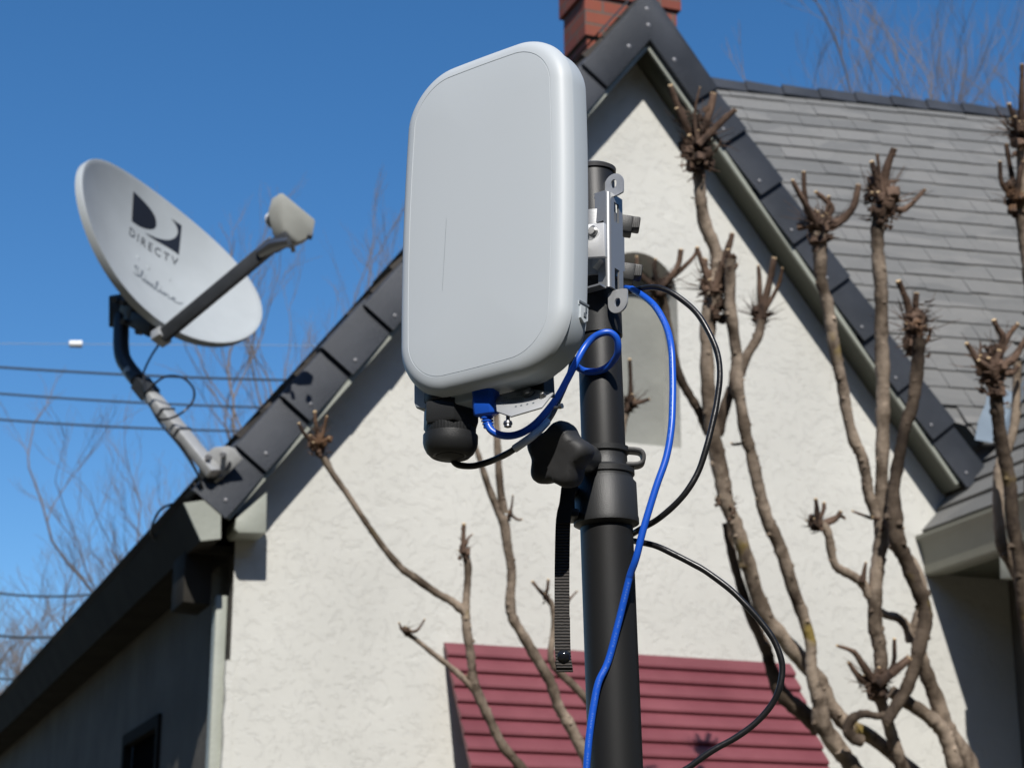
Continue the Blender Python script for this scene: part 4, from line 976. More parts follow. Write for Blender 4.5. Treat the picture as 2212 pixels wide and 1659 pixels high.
# ears with holes
def ear(cX, cY, up, name):
    m = MB(); cx, cy = lp(*q5(cX, cY), zf - .006); z0 = zf - .006; R_, rh = .0080, .0032
    k = 24; outer = []; inner = []
    for i in range(k):
        a = 2 * pi * i / k; ox, oy = cos(a) * R_, sin(a) * R_
        if oy * up < 0: oy *= 1.25; ox = max(-R_, min(R_, ox * 1.9 if abs(ox) < R_ else ox))
        outer.append((cx + ox, cy + oy)); inner.append((cx + rh * cos(a) * .8, cy + rh * sin(a) * 1.1))
    n_ = k; F_ = [L(x, y, z0) for x, y in outer] + [L(x, y, z0) for x, y in inner] + [L(x, y, z0 - .0016) for x, y in outer] + [L(x, y, z0 - .0016) for x, y in inner]
    fs = []
    for i in range(n_):
        j = (i + 1) % n_
        fs += [(i, j, n_ + j, n_ + i), (2 * n_ + i, 3 * n_ + i, 3 * n_ + j, 2 * n_ + j), (i, 2 * n_ + i, 2 * n_ + j, j), (n_ + i, n_ + j, 3 * n_ + j, 3 * n_ + i)]
    m.add(F_, fs); return obj('bracket_ear', m, M_ALU2, brk, AM)
ear(497, 293, 1, ''); ear(525, 1150, -1, '')
# bright tongue clamp between web and panel
m = MB(); zt_ = -.112; f_ = [lp(*q5(338, 562), zt_), lp(*q5(425, 572), zt_), lp(*q5(432, 818), zt_), lp(*q5(345, 800), zt_)]
m.prism([L(x - (.012 if i in (0, 3) else 0), y, zt_) for i, (x, y) in enumerate(f_)], -eZ * .004); tg = obj('bracket_tongue', m, mat('bright_zinc', (.72, .73, .74), rough=.4, metal=.4), brk, AM, bevel=.0006)
m = MB(); s_ = lp(*q5(352, 640), zt_); m.lathe([(0, .0040), (.002, .0040), (.003, .0028)], L(s_[0], s_[1], zt_), eZ, n=16); obj('tongue_screw', m, M_SCREW, tg, AM)
# pivot block reaching back to the panel
m = MB(); m.box(L(.004, s_[1], -.078), (.010, .012, .034), PM.to_3x3().to_4x4()); obj('pivot_block', m, M_ALU2, brk, AM, bevel=.001)
# jaw halves in front of the tube (dark voids with v edge)
m = MB(); m.prism([L(*lp(*q5(340, 820), -.118), -.118), L(*lp(*q5(400, 835), -.118), -.118), L(*lp(*q5(345, 900), -.118), -.118)], -eZ * .02); obj('clamp_jaw', m, M_ALU2, brk, AM)
# two strap clamps round the tube with black thumb screws
for (X, Y, k) in ((612, 600, 0), (628, 945, 1)):
    px, py = q5(X, Y); c_m = mz(py + 0)
    m = MB(); m.lathe([(-.0065, R1 + .0008), (-.0065, R1 + .0022), (.0065, R1 + .0022), (.0065, R1 + .0008)], c_m, ax, n=48); hc_ = obj('hose_clamp', m, M_ALU, ant, AM)
    P = at(px, py, MY + .012); m = MB()
    m.box(P + Vector((-.004, 0, 0)), (.0060, .007, .0066), Matrix.Rotation(radians(8), 4, 'Y')); m.box(P + Vector((.0040, 0, .001)), (.0036, .0055, .0050), Matrix.Rotation(radians(8), 4, 'Y'))
    s2 = obj('thumb_screw', m, M_BLACKP, hc_, AM, bevel=.0012)
    m = MB()
    for i in range(4): m.box(P + Vector((.0022 + i * .0014, -.0056, .0006)), (.0004, .0005, .0038), Matrix.Rotation(radians(8), 4, 'Y'))
    obj('screw_ribs', m, mat('worn_black_rib', (.03, .03, .03), rough=.4), s2, AM)

# ------------------------------------------------------------------ cables
FY = MY - .034
bl_pts = [(1051, 904, 1.206), (1055, 920, 1.205), (1064, 932, 1.204), (1083, 940, 1.204), (1106, 941, 1.205), (1131, 933, 1.209), (1156, 916, 1.216), (1181, 889, 1.226), (1206, 855, 1.238), (1228, 815, 1.255), (1245, 782, 1.264), (1262, 752, 1.268), (1280, 731, 1.268), (1300, 720, 1.266), (1318, 719, 1.266), (1331, 730, 1.267), (1335, 748, 1.27), (1332, 768, 1.275), (1320, 785, 1.282), (1303, 798, 1.287), (1284, 803, 1.29), (1265, 802, 1.29), (1250, 795, 1.287), (1238, 780, 1.283), (1222, 740, 1.30), (1225, 690, 1.345), (1270, 640, 1.365), (1320, 620, 1.36), (1352, 621, 1.345), (1376, 631, 1.33), (1413, 660, 1.31), (1439, 705, 1.30), (1450, 750, 1.29), (1453, 806, 1.285), (1453, 862, 1.28), (1450, 926, 1.275), (1439, 989, 1.272), (1417, 1053, 1.27), (1390, 1142, 1.27), (1375, 1202, 1.272), (1362, 1239, 1.277), (1357, 1258, 1.279), (1337, 1340, 1.283), (1314, 1427, 1.285), (1293, 1473, 1.284), (1282, 1526, 1.284), (1273, 1589, 1.284), (1267, 1659, 1.285), (1262, 1740, 1.29), (1260, 1900, 1.30), (1268, 2200, 1.31)]
BR = 8.0 * 1.28 / FPX
blue = thing('network_cable', 'bright blue data cable plugged under the grey antenna and hanging down the mast', 'cable', at(1265, 1659, 1.285))
BP = smooth_path([at(x, y, Y) for x, y, Y in bl_pts], 6)
m = MB(); m.tube(BP, BR, 14); cab = obj('cable_jacket', m, M_BLUE, blue, Matrix.Translation(blue.location))
# plug and strain relief
pt, pb_ = at(1049, 848, 1.204), at(1051, 897, 1.206)
m = MB(); dpl = (pb_ - pt).normalized(); sx_ = Vector((.87, -.49, 0)).normalized(); sy_ = dpl.cross(sx_).normalized()
def rq(c, a, b): return [c + sx_ * x * a + sy_ * y * b for x, y in ((-1, -.7), (-.7, -1), (.7, -1), (1, -.7), (1, .7), (.7, 1), (-.7, 1), (-1, .7))]
m.rings([rq(pt - dpl * .008, .0082, .006), rq(pt + dpl * .008, .0082, .006), rq(pt + dpl * .0145, .0078, .0055), rq(pb_ + dpl * .001, .0048, .0042)], smooth=False)
obj('cable_plug', m, M_BLUE, blue, Matrix.Translation(blue.location), bevel=.0006)
m = MB()
for i in range(4): m.lathe([(0, BR * 1.05), (.0003, BR * (1.75 - i * .12)), (.0014, BR * (1.75 - i * .12)), (.0017, BR * 1.05)], pb_ + dpl * (.0008 + i * .0021) + sx_ * .0004 * i, dpl, n=16)
m.tube([pb_ - dpl * .001, pb_ + dpl * .0085 + sx_ * .001], BR * 1.25, 12); obj('strain_relief', m, M_BLUE, blue, Matrix.Translation(blue.location))
# tiny print along the jacket
def print_along(txt, i0, i1, h, side, flip):
    vs, fs = text_mesh(txt, 1, 0, 0, 1.35)
    x0 = min(v.x for v in vs); x1 = max(v.x for v in vs); sl_ = [0]
    for i in range(i0, i1): sl_.append(sl_[-1] + (BP[i + 1] - BP[i]).length)
    tot = sl_[-1]; m = MB(); P = []
    for v in vs:
        s_ = (v.x - x0) / (x1 - x0) * tot
        if flip: s_ = tot - s_
        k = 0
        while k < len(sl_) - 2 and sl_[k + 1] < s_: k += 1
        f = (s_ - sl_[k]) / max(1e-9, sl_[k + 1] - sl_[k]); A = BP[i0 + k]; B = BP[i0 + k + 1]; c = A.lerp(B, f); t = (B - A).normalized()
        vw = (CAM - c).normalized(); vw = (vw - t * vw.dot(t)).normalized(); rt_ = t.cross(vw) * (-1 if flip else 1)
        ang = side + (v.y - .35) * h / BR; P.append(c + (vw * cos(ang) + rt_ * sin(ang)) * (BR * 1.012))
    m.add(P, fs); obj('cable_print', m, M_PRINT, cab, Matrix.Translation(blue.location), fixn=False)
print_along('SUPER  HIGH  SPEED  USB  CABLE  3.0', 30 * 6, 35 * 6 + 2, .0016, .30, False)
print_along('E342987   S  AWM  STYLE  2725  80C  30V  VW-1   SUPER  HIGH  SPEED', 41 * 6, 47 * 6, .0016, -.1, False)

bk_pts = [(975, 986, 1.236), (984, 1001, 1.236), (1000, 1006, 1.237), (1025, 1006, 1.238), (1060, 996, 1.232), (1095, 980, 1.216), (1115, 967, 1.208), (1150, 942, 1.212), (1178, 915, 1.230), (1192, 895, 1.252), (1206, 865, 1.262), (1222, 828, 1.272), (1234, 795, 1.28), (1236, 750, 1.29), (1240, 690, 1.35), (1280, 645, 1.37), (1325, 633, 1.36), (1357, 631, 1.34), (1402, 621, 1.325), (1439, 627, 1.315), (1480, 653, 1.31), (1510, 683, 1.305), (1536, 728, 1.30), (1551, 769, 1.298), (1555, 813, 1.296), (1549, 866, 1.294), (1540, 911, 1.292), (1527, 963, 1.29), (1510, 1015, 1.29), (1487, 1056, 1.29), (1458, 1090, 1.293), (1420, 1122, 1.30), (1388, 1140, 1.31), (1368, 1152, 1.322), (1355, 1160, 1.33), (1360, 1166, 1.325), (1378, 1170, 1.315), (1417, 1179, 1.30), (1458, 1198, 1.295), (1495, 1217, 1.292), (1525, 1234, 1.29), (1575, 1271, 1.287), (1610, 1305, 1.285), (1643, 1342, 1.284), (1669, 1378, 1.283), (1685, 1415, 1.282), (1690, 1447, 1.282), (1683, 1488, 1.282), (1665, 1524, 1.284), (1632, 1561, 1.286), (1590, 1592, 1.288), (1540, 1620, 1.29), (1495, 1652, 1.292), (1440, 1700, 1.295), (1380, 1850, 1.30), (1370, 2200, 1.31)]
KRr = 7.0 * 1.28 / FPX
KP = smooth_path([at(x, y, Y) for x, y, Y in bk_pts], 6)
blk = thing('power_cable', 'black cable from the antenna gland looping out right of the mast', 'cable', at(1500, 1640, 1.29))
m = MB(); m.tube(KP, [KRr * (1 + .02 * sin(i * .7)) for i in range(len(KP))], 14); obj('cable_jacket', m, M_CABLE, blk, Matrix.Translation(blk.location))
m = MB(); m.tube(KP[6 * 6 - 1:8 * 6 + 2], KRr * 1.24, 18); obj('white_sleeve', m, M_WHITE, blk, Matrix.Translation(blk.location), label='white heat shrink sleeve on the black cable')

# ------------------------------------------------------------------ pruned crape myrtles in front of the wall
DEP = 5.45
def tp(px, py, dd=0): return dcam(px, py, DEP + dd + (px - 1300) * .00035)
PXM = DEP / FPX
def limb(m, pts, dd=0, wob=.10):
    P = smooth_path([tp(x, y, dd if len(r_) < 2 else r_[1]) for x, y, *r_ in pts], 5)
    R_ = []
    for i in range(len(pts) - 1):
        for j in range(5): R_.append((pts[i][2] + (pts[i + 1][2] - pts[i][2]) * j / 5) * PXM)
    R_.append(pts[-1][2] * PXM)
    R_ = [r * (1 + random.uniform(-wob, wob)) for r in R_]
    m.tube(P, R_, 12, wob=.04)
    # bark nodules
    for i in range(1, len(P) - 1, 2):
        if random.random() < .75:
            d = Vector((random.uniform(-1, 1), random.uniform(-1, .2), random.uniform(-.4, .4))).normalized()
            m.ball(P[i] + d * R_[i] * .85, R_[i] * random.uniform(.2, .5), seed=i, bump=.4, seg=6)
def twig(m, A, d, ln, r, n=3):
    P = [A]; 
    for i in range(n): d = (d + Vector((random.uniform(-.3, .3), random.uniform(-.3, .3), random.uniform(-.2, .25)))).normalized(); P.append(P[-1] + d * ln / n)
    m.tube(P, [r * (1 - .75 * i / n) for i in range(n + 1)], 5, caps=False)
def stub(m, cut, pts, dd):                  # a cut stub: px points with radius
    P = smooth_path([tp(x, y, dd) for x, y, r in pts], 3); R_ = []
    for q in P[1:-1]:
        if random.random() < .7: m.ball(q + Vector((random.uniform(-1, 1), random.uniform(-1, 0), random.uniform(-1, 1))) * pts[-1][2] * PXM * .8, pts[-1][2] * PXM * random.uniform(.4, .8), seed=random.random(), bump=.4, seg=6)
    for i in range(len(pts) - 1):
        for j in range(3): R_.append((pts[i][2] + (pts[i + 1][2] - pts[i][2]) * j / 3) * PXM)
    R_.append(pts[-1][2] * PXM); m.tube(P, [r * random.uniform(.9, 1.1) for r in R_], 8, wob=.06)
    t = (P[-1] - P[-2]).normalized(); m.cur = 1; m.lathe([(-.002, R_[-1] * 1.0), (.0, R_[-1] * .96), (.0025, R_[-1] * .8)], P[-1], (t + Vector((0, -.35, .2))).normalized(), n=10); m.cur = 0
def head(dk_, cut, c, rr, dd, stubs, spurs=26, twigs=10, rnd=6, hh=1.6):
    x, y = c; A = tp(x, y, dd)
    rr *= 1.12
    for i in range(26):                      # knobbly heart
        q = A + Vector((random.gauss(0, .42), random.gauss(0, .4), random.gauss(0, .42 * hh))) * rr * PXM; dk_.ball(q, rr * PXM * random.uniform(.28, .6), seed=random.random(), bump=.45, seg=7)
    for sp_ in stubs: stub(dk_, cut, [(x + random.uniform(-2, 2), y, sp_[0][2] * 1.3 if len(sp_) == 1 else sp_[0][2] * 1.2)] + list(sp_), dd + random.uniform(-.03, .03))
    for i in range(rnd):                     # short extra stubs
        a = random.uniform(.1, pi - .1); ln = rr * random.uniform(.7, 1.5)
        x1, y1 = x + cos(a) * ln * 1.0, y - sin(a) * ln * 1.1
        stub(dk_, cut, [(x + cos(a) * rr * .3, y - sin(a) * rr * .3, rr * .24), (x1, y1, rr * random.uniform(.12, .2))], dd + random.uniform(-.05, .05))
    for i in range(int(spurs * 1.7)):
        a = random.uniform(-.6, pi + .6); P = A + Vector((random.gauss(0, .5), random.gauss(0, .4), random.gauss(0, .5 * hh))) * rr * PXM
        twig(dk_, P, Vector((cos(a), random.uniform(-.7, .7), sin(a))).normalized(), rr * PXM * random.uniform(.35, 1.15), rr * PXM * random.uniform(.06, .14), 2)
    for i in range(twigs * 2):
        a = random.uniform(-.1, pi + .1); twig(dk_, A, Vector((cos(a), random.uniform(-.5, .5), sin(a) + .2)).normalized(), rr * PXM * random.uniform(1.2, 4.2), rr * PXM * .060, 4)
def myrtle(label, dd, limbs, heads, basept, name='pruned_tree'):
    bx = tp(basept[0], basept[1], dd); bs = Vector((bx.x + .05, bx.y + .1, 0))
    T_ = thing(name, label, 'tree', bs, group='pruned bare trees in front of the gable wall'); TM = Matrix.Translation(bs)
    m = MB(); m.tube(smooth_path([bs, bs + Vector((-.01, 0, .5)), bx + Vector((0, 0, -.4)), bx], 4), [.06, .055, .05, .05, .05, .048, .046, .045, .044, .043, .042, .04, .038], 14, wob=.05)
    trunk = obj('trunk', m, M_BARK, T_, TM)
    for k, lm_ in enumerate(limbs):
        bm_ = M_BARK
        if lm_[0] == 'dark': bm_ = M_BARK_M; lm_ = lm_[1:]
        o_ = lm_[0] if isinstance(lm_[0], float) else 0.0; pts = lm_[1:] if isinstance(lm_[0], float) else lm_
        m = MB(); limb(m, pts, dd + o_)
        obj('limb', m, bm_, T_, TM)
    for hd_ in heads:
        dk_, cut = MB(), MB(); o_ = hd_.get('o', 0)
        head(dk_, cut, hd_['c'], hd_['r'], dd + o_, hd_['s'], hd_.get('sp', 26), hd_.get('t', 10), hd_.get('n', 6), hd_.get('h', 1.6))
        obj('knuckle', dk_, [M_BARK_D, M_CUT], T_, TM)
    return T_
# left tree
myrtle('bare tree in front of the red awning left of the mast with slim crooked stems', 0.0, [
    [(698, 985, 9), (718, 1022, 7), (752, 1070, 6), (789, 1126, 6.5), (826, 1179, 7), (867, 1227, 8), (894, 1246, 8.5), (942, 1280, 8.5), (975, 1298, 9), (1004, 1322, 10)],
    [(1004, 1190, 8), (1011, 1227, 8), (1008, 1283, 8.5), (1006, 1317, 10), (1008, 1358, 10), (1015, 1403, 9.5), (1020, 1445, 9), (1025, 1478, 11), (1036, 1507, 11), (1058, 1554, 10), (1084, 1607, 10.5), (1113, 1642, 11), (1160, 1700, 14), (1230, 1790, 18)],
    [(880, 1368, 5), (901, 1383, 5), (933, 1409, 5.5), (968, 1436, 6), (1003, 1467, 7), (1030, 1498, 8)],
    [0.05, (1008, 915, 5), (1020, 945, 5.5), (1034, 985, 6), (1054, 1048, 7.5), (1076, 1104, 9), (1089, 1130, 11), (1096, 1179, 10.5), (1105, 1235, 10.5), (1102, 1300, 11), (1108, 1335, 11.5), (1126, 1366, 11), (1158, 1420, 12), (1189, 1473, 12), (1206, 1525, 12), (1225, 1556, 13), (1247, 1598, 12.5), (1272, 1650, 13), (1290, 1720, 16), (1300, 1800, 20)],
    [0.05, (1066, 820, 6), (1071, 880, 7), (1075, 973, 8), (1080, 1048, 8.5), (1088, 1108, 10)],
    [0.1, (1180, 1290, 6), (1194, 1310, 7), (1197, 1351, 7), (1190, 1409, 8), (1195, 1435, 9), (1212, 1455, 9), (1241, 1482, 9), (1267, 1511, 9.5), (1300, 1560, 10), (1320, 1650, 12), (1320, 1780, 14)],
    [0.15, (1357, 881, 7), (1347, 920, 7), (1335, 1000, 8), (1325, 1200, 9), (1310, 1500, 11), (1305, 1780, 15)],
], [dict(c=(690, 958), r=15, h=1.7, s=[[(682, 915, 4.5), (680, 889, 4)], [(660, 940, 4.5), (646, 915, 3.5)], [(700, 925, 4), (706, 900, 3)]], n=3, sp=36, t=3),
    dict(c=(1002, 1192), r=9, h=2.4, s=[[(1001, 1160, 5), (1002, 1132, 4.5)], [(1010, 1165, 2.5), (1020, 1154, 1.5)]], n=4, sp=30, t=3),
    dict(c=(876, 1362), r=8, h=1.0, s=[[(868, 1358, 3), (862, 1345, 2)], [(900, 1362, 3), (917, 1338, 2)]], n=4, sp=14, t=2),
    dict(c=(1178, 1288), r=7, s=[[(1163, 1272, 4), (1150, 1256, 3)], [(1183, 1270, 3.5), (1184, 1252, 3)]], n=2, sp=8, t=3, o=.1),
    dict(c=(1102, 1112), r=6, s=[[(1105, 1095, 3), (1108, 1070, 1.5)], [(1118, 1122, 3), (1127, 1122, 2)]], n=2, sp=8, t=2, o=.05),
    dict(c=(1226, 1296), r=5, s=[[(1234, 1290, 2.5), (1246, 1277, 2)]], n=1, sp=4, t=1, o=.1),
    dict(c=(1014, 1462), r=6, s=[], n=3, sp=8, t=2),
    dict(c=(1362, 872), r=13, s=[[(1362, 820, 5), (1360, 776, 4)], [(1385, 868, 5), (1402, 862, 3.5)]], n=3, sp=18, t=18, o=.15)], (1260, 1800))
# middle tree
myrtle('tall bare tree right of the mast whose highest knuckle crosses the right roof verge', .02, [
    [(1508, 330, 15), (1510, 382, 14), (1514, 434, 13.5), (1523, 486, 14), (1542, 531, 14), (1552, 570, 17), (1545, 620, 20), (1531, 690, 19), (1527, 743, 15), (1529, 829, 15), (1535, 903, 17), (1548, 978, 18), (1562, 1045, 18), (1570, 1090, 17), (1592, 1142, 16), (1616, 1220, 17), (1636, 1287, 17), (1658, 1338, 18), (1694, 1382, 18), (1731, 1425, 18), (1771, 1473, 18), (1793, 1520, 17), (1826, 1561, 18), (1882, 1592, 17), (1939, 1637, 17), (1990, 1690, 20), (2020, 1800, 26)],
    [-.06, (1577, 560, 13), (1577, 638, 13), (1578, 668, 13), (1588, 743, 13), (1592, 780, 13), (1590, 828, 16), (1600, 873, 13), (1611, 940, 14), (1622, 978, 13), (1637, 1045, 13.5), (1655, 1116, 14), (1680, 1170, 15), (1696, 1215, 15), (1713, 1272, 14), (1735, 1331, 14), (1751, 1389, 13), (1752, 1433, 13), (1757, 1473, 15), (1771, 1520, 17), (1775, 1561, 21), (1808, 1612, 19), (1844, 1659, 19), (1900, 1750, 24)],
    [.34, (1645, 690, 10), (1637, 728, 12), (1613, 769, 12), (1597, 810, 13)],
    ['dark', (1592, 820, 12), (1577, 850, 12), (1562, 892, 12), (1550, 940, 13)],
    ['dark', .05, (1428, 630, 11), (1448, 730, 9), (1465, 806, 10), (1488, 851, 10), (1510, 888, 10), (1532, 935, 12)],
    ['dark', .08, (1568, 1130, 9), (1580, 1190, 10), (1598, 1260, 10), (1625, 1338, 12), (1654, 1400, 13), (1665, 1440, 14), (1689, 1499, 18), (1731, 1535, 19), (1768, 1571, 20)],
], [dict(c=(1507, 315), r=26, h=2.3, s=[[(1535, 235, 8), (1541, 202, 8)], [(1560, 262, 8), (1588, 238, 6)], [(1470, 245, 8), (1448, 185, 6)], [(1500, 250, 4), (1512, 190, 2)], [(1480, 270, 8), (1462, 235, 5)]], n=7, sp=80, t=16),
    dict(c=(1540, 630), r=24, h=2.3, s=[[(1522, 575, 7), (1523, 560, 7)], [(1575, 530, 7), (1582, 505, 5)], [(1510, 550, 6), (1506, 535, 5)]], n=8, sp=80, t=14),
    dict(c=(1422, 625), r=18, h=1.2, s=[[(1462, 580, 7), (1471, 540, 6)], [(1414, 585, 6), (1416, 560, 4)], [(1490, 565, 5), (1507, 540, 4)], [(1380, 590, 6), (1375, 555, 4)]], n=6, sp=40, t=10, o=.06),
    dict(c=(1643, 690), o=.42, r=18, h=1.4, s=[[(1662, 610, 8), (1672, 558, 7)], [(1640, 600, 6), (1638, 575, 4)], [(1680, 620, 5), (1690, 580, 3)]], n=6, sp=50, t=26),
    dict(c=(1575, 1095), r=11, h=2.2, s=[], n=3, sp=34, t=3), dict(c=(1553, 1082), r=7, s=[], n=3, sp=14, t=3),
    dict(c=(1577, 578), o=-.06, r=11, s=[[(1574, 552, 6), (1573, 540, 5)]], n=3, sp=24, t=4), dict(c=(1590, 828), r=11, s=[], n=1, sp=10, t=2), dict(c=(1612, 957), r=5, s=[[(1585, 960, 3), (1580, 957, 2)]], n=1, sp=4, t=3)], (1960, 1790))
# right-centre tree
myrtle('bare tree with two upright knuckles against the grey shingled roof', -.1, [
    [(1771, 500, 17), (1771, 545, 15), (1773, 602, 13), (1785, 647, 13), (1795, 703, 13), (1800, 740, 13), (1810, 790, 13), (1820, 834, 12.5), (1830, 895, 12.5), (1845, 952, 13), (1861, 985, 13), (1871, 1029, 12), (1877, 1070, 12), (1895, 1115, 15)],
    [(1903, 450, 18), (1896, 490, 15), (1896, 542, 14.5), (1902, 609, 15), (1904, 670, 14.5), (1904, 737, 15), (1907, 821, 15.5), (1907, 905, 15.5), (1906, 972, 15), (1904, 1056, 15), (1902, 1113, 17), (1904, 1160, 16), (1899, 1199, 16), (1892, 1257, 16), (1890, 1309, 16.5), (1891, 1356, 16), (1899, 1389, 16), (1903, 1433, 15), (1899, 1480, 16), (1900, 1505, 14), (1914, 1546, 14), (1928, 1594, 14), (1946, 1650, 15), (1975, 1720, 18), (2000, 1800, 22)],
    ['dark', -.08, (1985, 730, 14), (1984, 770, 14), (1978, 828, 14), (1971, 875, 14), (1955, 922, 14), (1942, 989, 13), (1931, 1056, 14), (1932, 1110, 18), (1938, 1165, 19), (1957, 1210, 16), (1976, 1257, 17), (1995, 1305, 16), (1999, 1345, 17), (1988, 1389, 16), (1976, 1437, 15), (1958, 1488, 14), (1932, 1530, 13), (1915, 1560, 12)],
    [.04, (1921, 1175, 10), (1961, 1205, 13), (1990, 1260, 13), (1992, 1310, 13), (1978, 1360, 13), (1990, 1420, 16), (2005, 1465, 17), (2025, 1515, 18), (2041, 1564, 19), (2070, 1610, 20), (2096, 1659, 21), (2120, 1760, 24)],
    [.04, (1896, 1318, 9), (1915, 1328, 9), (1939, 1334, 10), (1958, 1352, 11), (1968, 1385, 12)],
    [0.0, (1925, 1493, 15), (1961, 1517, 15), (2005, 1546, 16), (2034, 1575, 17), (2050, 1612, 17), (2064, 1659, 18), (2080, 1750, 22)],
    [(1770, 1128, 10), (1788, 1150, 10), (1797, 1199, 9.5), (1808, 1225, 10), (1837, 1241, 10), (1862, 1258, 10.5), (1878, 1290, 10)],
    ['dark', -.05, (1862, 1600, 13), (1840, 1592, 13), (1831, 1572, 12), (1842, 1551, 11), (1866, 1541, 9), (1895, 1546, 8), (1925, 1543, 10)],
    [(1930, 1530, 12), (1950, 1500, 11), (1965, 1465, 10), (1975, 1440, 9)],
], [dict(c=(1771, 492), r=22, h=1.5, s=[[(1812, 479, 11), (1842, 450, 8), (1851, 418, 7), (1854, 400, 6)], [(1797, 452, 7), (1780, 430, 6), (1762, 415, 4)], [(1745, 460, 8), (1738, 420, 6), (1736, 372, 5)], [(1790, 440, 4), (1790, 425, 4)], [(1722, 410, 6), (1712, 390, 4)]], n=5, sp=54, t=14),
    dict(c=(1908, 440), r=25, h=2.0, s=[[(1914, 370, 9), (1931, 322, 7)], [(1893, 380, 8), (1883, 350, 6)], [(1945, 455, 8), (1970, 440, 5), (1998, 410, 4)], [(1913, 380, 8), (1914, 378, 8)], [(1896, 345, 4), (1896, 335, 3)]], n=6, sp=84, t=14),
    dict(c=(1975, 715), r=24, h=2.3, s=[[(1958, 650, 8), (1941, 608, 7)], [(1978, 660, 7), (1980, 634, 6)], [(2000, 740, 5), (2012, 710, 3)]], n=8, sp=90, t=18),
    dict(c=(1760, 1135), r=13, h=1.0, s=[[(1765, 1105, 6), (1762, 1078, 4)], [(1778, 1105, 5), (1780, 1086, 4)], [(1800, 1125, 6), (1816, 1105, 5)], [(1812, 1115, 5), (1825, 1120, 3)]], n=5, sp=40, t=4),
    dict(c=(1895, 1478), r=21, h=1.1, s=[[(1866, 1440, 8), (1845, 1408, 6), (1808, 1394, 3)], [(1929, 1437, 6), (1932, 1380, 4)], [(1860, 1465, 8), (1833, 1430, 4)], [(1930, 1450, 10), (1965, 1420, 9)]], n=8, sp=60, t=12, o=-.05),
    dict(c=(1906, 1122), r=14, s=[[(1880, 1118, 4), (1842, 1104, 2.5)], [(1940, 1148, 4), (1952, 1140, 3)]], n=2, sp=14, t=3),
    dict(c=(1862, 1256), r=8, s=[[(1866, 1240, 6), (1870, 1215, 3)]], n=2, sp=12, t=2),
    dict(c=(1868, 1012), r=6, s=[], n=1, sp=8, t=2)], (2050, 1790))
# right edge tree
myrtle('bare tree at the right edge with pale stem beside a dark forked one', -.25, [
    ['dark', (2150, 800, 16), (2153, 870, 15), (2156, 905, 15), (2163, 955, 15), (2174, 1006, 15), (2183, 1056, 15), (2187, 1123, 15), (2196, 1177, 15), (2205, 1230, 16), (2215, 1320, 17), (2235, 1450, 18), (2250, 1659, 20), (2250, 1800, 24)],
    [.1, (2198, 780, 9), (2196, 830, 10), (2193, 905, 10), (2180, 960, 11), (2160, 1005, 12), (2156, 1060, 12), (2158, 1126, 13), (2165, 1180, 13), (2188, 1225, 13), (2220, 1290, 15), (2245, 1400, 16)],
    [.05, (2208, 300, 14), (2210, 350, 14), (2206, 430, 14), (2210, 500, 13), (2218, 560, 13), (2226, 640, 13), (2228, 800, 13), (2226, 1000, 14), (2230, 1300, 15)],
], [dict(c=(2146, 800), r=26, h=2.0, s=[[(2166, 734, 8), (2155, 710, 6), (2147, 692, 6)], [(2120, 790, 8), (2106, 770, 7), (2088, 742, 5)], [(2170, 740, 7), (2186, 715, 6), (2199, 700, 5)], [(2185, 780, 9), (2205, 750, 7), (2222, 720, 5)], [(2186, 805, 6), (2200, 790, 5)]], n=6, sp=84, t=14),
    dict(c=(2205, 290), r=22, h=2.2, s=[[(2190, 255, 6), (2180, 225, 5)], [(2208, 180, 6), (2208, 140, 5)]], n=6, sp=70, t=14, o=.05),
    dict(c=(2196, 430), r=18, h=2.0, s=[[(2180, 350, 6), (2174, 312, 5)], [(2165, 400, 5), (2160, 350, 4)], [(2204, 370, 6), (2210, 350, 5)]], n=5, sp=54, t=12, o=.05)], (2250, 1800))

# ------------------------------------------------------------------ distant bare trees
def bare_tree(label, px, py_top, dist, h, spread, seed, lean=0.0, levels=7):
    rd = random.Random(seed); top = dcam(px, py_top, dist); bs = Vector((top.x, top.y, 0)); Ht = top.z
    T_ = thing('bare_tree', label, 'tree', bs, group='leafless trees beyond the house'); TM = Matrix.Translation(bs)
    m = MB(); br = MB(); h0 = Ht * .28
    m.tube([bs, bs + Vector((lean * .1, 0, h0 * .5)), bs + Vector((lean * .2, 0, h0))], [.14, .11, .08], 8)
    obj('trunk', m, M_TWIG, T_, TM)
    def grow(p, d, ln, r, lv):
        P = [p]; n_ = 4; dd_ = d.copy()
        for i in range(n_):
            dd_ = (dd_ + Vector((rd.gauss(0, .13), rd.gauss(0, .13), rd.gauss(.03, .06)))).normalized(); P.append(P[-1] + dd_ * ln / n_)
        r2 = r * .71; br.tube(P, [r + (r2 - r) * i / n_ for i in range(n_ + 1)], 4 if lv < 3 else 5, caps=False)
        if lv <= 0: return
        for k in range(rd.choice((2, 2, 3)) if lv > 1 else 4):
            i = rd.choice((1, 2, 3, 4)) if k else 4; a = rd.uniform(0, 2 * pi); s_ = rd.uniform(.35, .75) * spread
            nd_ = (dd_ + Vector((cos(a) * s_, sin(a) * s_, rd.uniform(-.05, .25)))).normalized()
            grow(P[i], nd_, ln * rd.uniform(.62, .82), r2 * (1 if k == 0 else .75), lv - 1)
    L0 = (Ht - h0) * .33
    for k in range(5):
        a = k * 2 * pi / 5 + rd.uniform(-.4, .4); grow(bs + Vector((lean * .2, 0, h0 * rd.uniform(.8, 1))), Vector((cos(a) * .42 * spread + lean * .1, sin(a) * .4 * spread, 1)).normalized(), L0 * rd.uniform(.85, 1.1), .046, levels)
    obj('crown', br, M_TWIG, T_, TM)
bare_tree('bare tree in the sky at the lower left edge', 20, 1240, 24, 0, 1.0, 1)
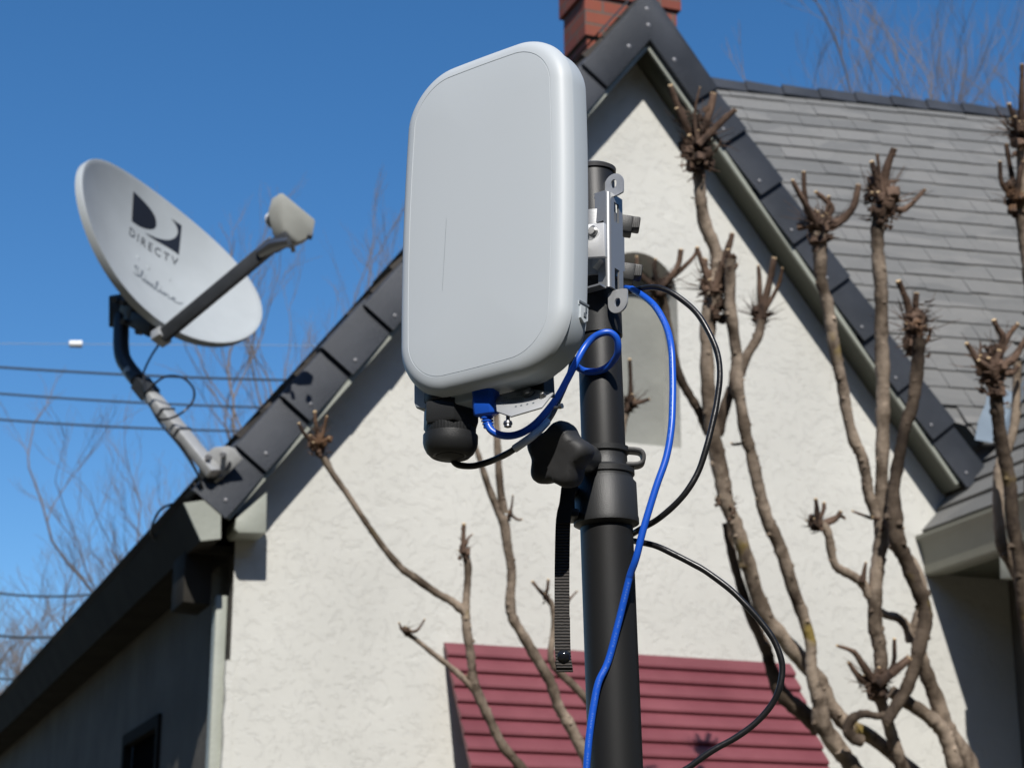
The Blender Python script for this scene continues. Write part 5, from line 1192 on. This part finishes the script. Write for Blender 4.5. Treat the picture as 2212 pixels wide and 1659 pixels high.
bare_tree('bare tree between the left edge and the dish mast', 215, 1010, 22, 0, .9, 2)
bare_tree('bare tree just left of the gable roof under the dish', 430, 900, 26, 0, .8, 5)
bare_tree('thin tall bare tree between dish and grey antenna', 660, 560, 24, 0, .45, 9)
bare_tree('leftmost bare treetop above the grey roof at the upper right', 2020, 100, 26, 0, .5, 11)
bare_tree('middle bare treetop above the grey roof at the upper right', 2110, 70, 28, 0, .55, 14)
bare_tree('bare treetop above the grey roof at the right edge', 2215, 30, 27, 0, .6, 12)

# ------------------------------------------------------------------ overhead wires
def wire(p0, p1, d0, d1, r, label, sag=.05):
    A = dcam(p0[0], p0[1], d0); B = dcam(p1[0], p1[1], d1); A0, B0 = A + (A - B) * .6, B + (B - A) * .25
    m = MB(); m.tube([A0.lerp(B0, t / 24) - Vector((0, 0, sag * 4 * (t / 24) * (1 - t / 24))) + Vector((0, 0, sag)) for t in range(25)], r, 6)
    o = obj('overhead_wire', m, M_WIRE); tag(o, label, 'wire', 'overhead wires crossing the left sky')
wire((0, 795), (620, 828), 15, 15.5, .0095, 'topmost of the three thick wires left of the gable')
wire((0, 852), (570, 887), 15, 15.5, .0085, 'middle of the three thick wires left of the gable')
wire((0, 908), (520, 938), 15, 15.5, .0085, 'lowest of the three thick wires left of the gable')
wire((0, 1283), (170, 1293), 15, 15.2, .009, 'dark wire just above the eave near the left edge')
wire((0, 1374), (130, 1381), 15, 15.2, .010, 'second lowest dark wire at the left edge')
wire((0, 1466), (60, 1469), 15, 15.1, .008, 'lowest dark wire at the left edge by the eave')
A, B = dcam(-60, 742, 13), dcam(600, 746, 13.5); m = MB(); m.tube([A, B + (B - A) * .2], .0022, 6)
o = obj('overhead_wire', m, mat('pale_thin_wire', (.3, .34, .38), rough=.5)); tag(o, 'thin pale wire carrying a small white marker', 'wire', 'overhead wires crossing the left sky')
t_ = (B - A).normalized(); c = A + (B - A) * ((158 + 60) / 660); m = MB(); m.lathe([(-.046, .012), (-.043, .024), (.043, .026), (.046, .012)], c, t_, n=16)
o = obj('wire_marker', m, mat('white_ceramic', (.75, .75, .73), rough=.5)); tag(o, 'small white cylinder clipped on the thin pale wire', 'wire marker')
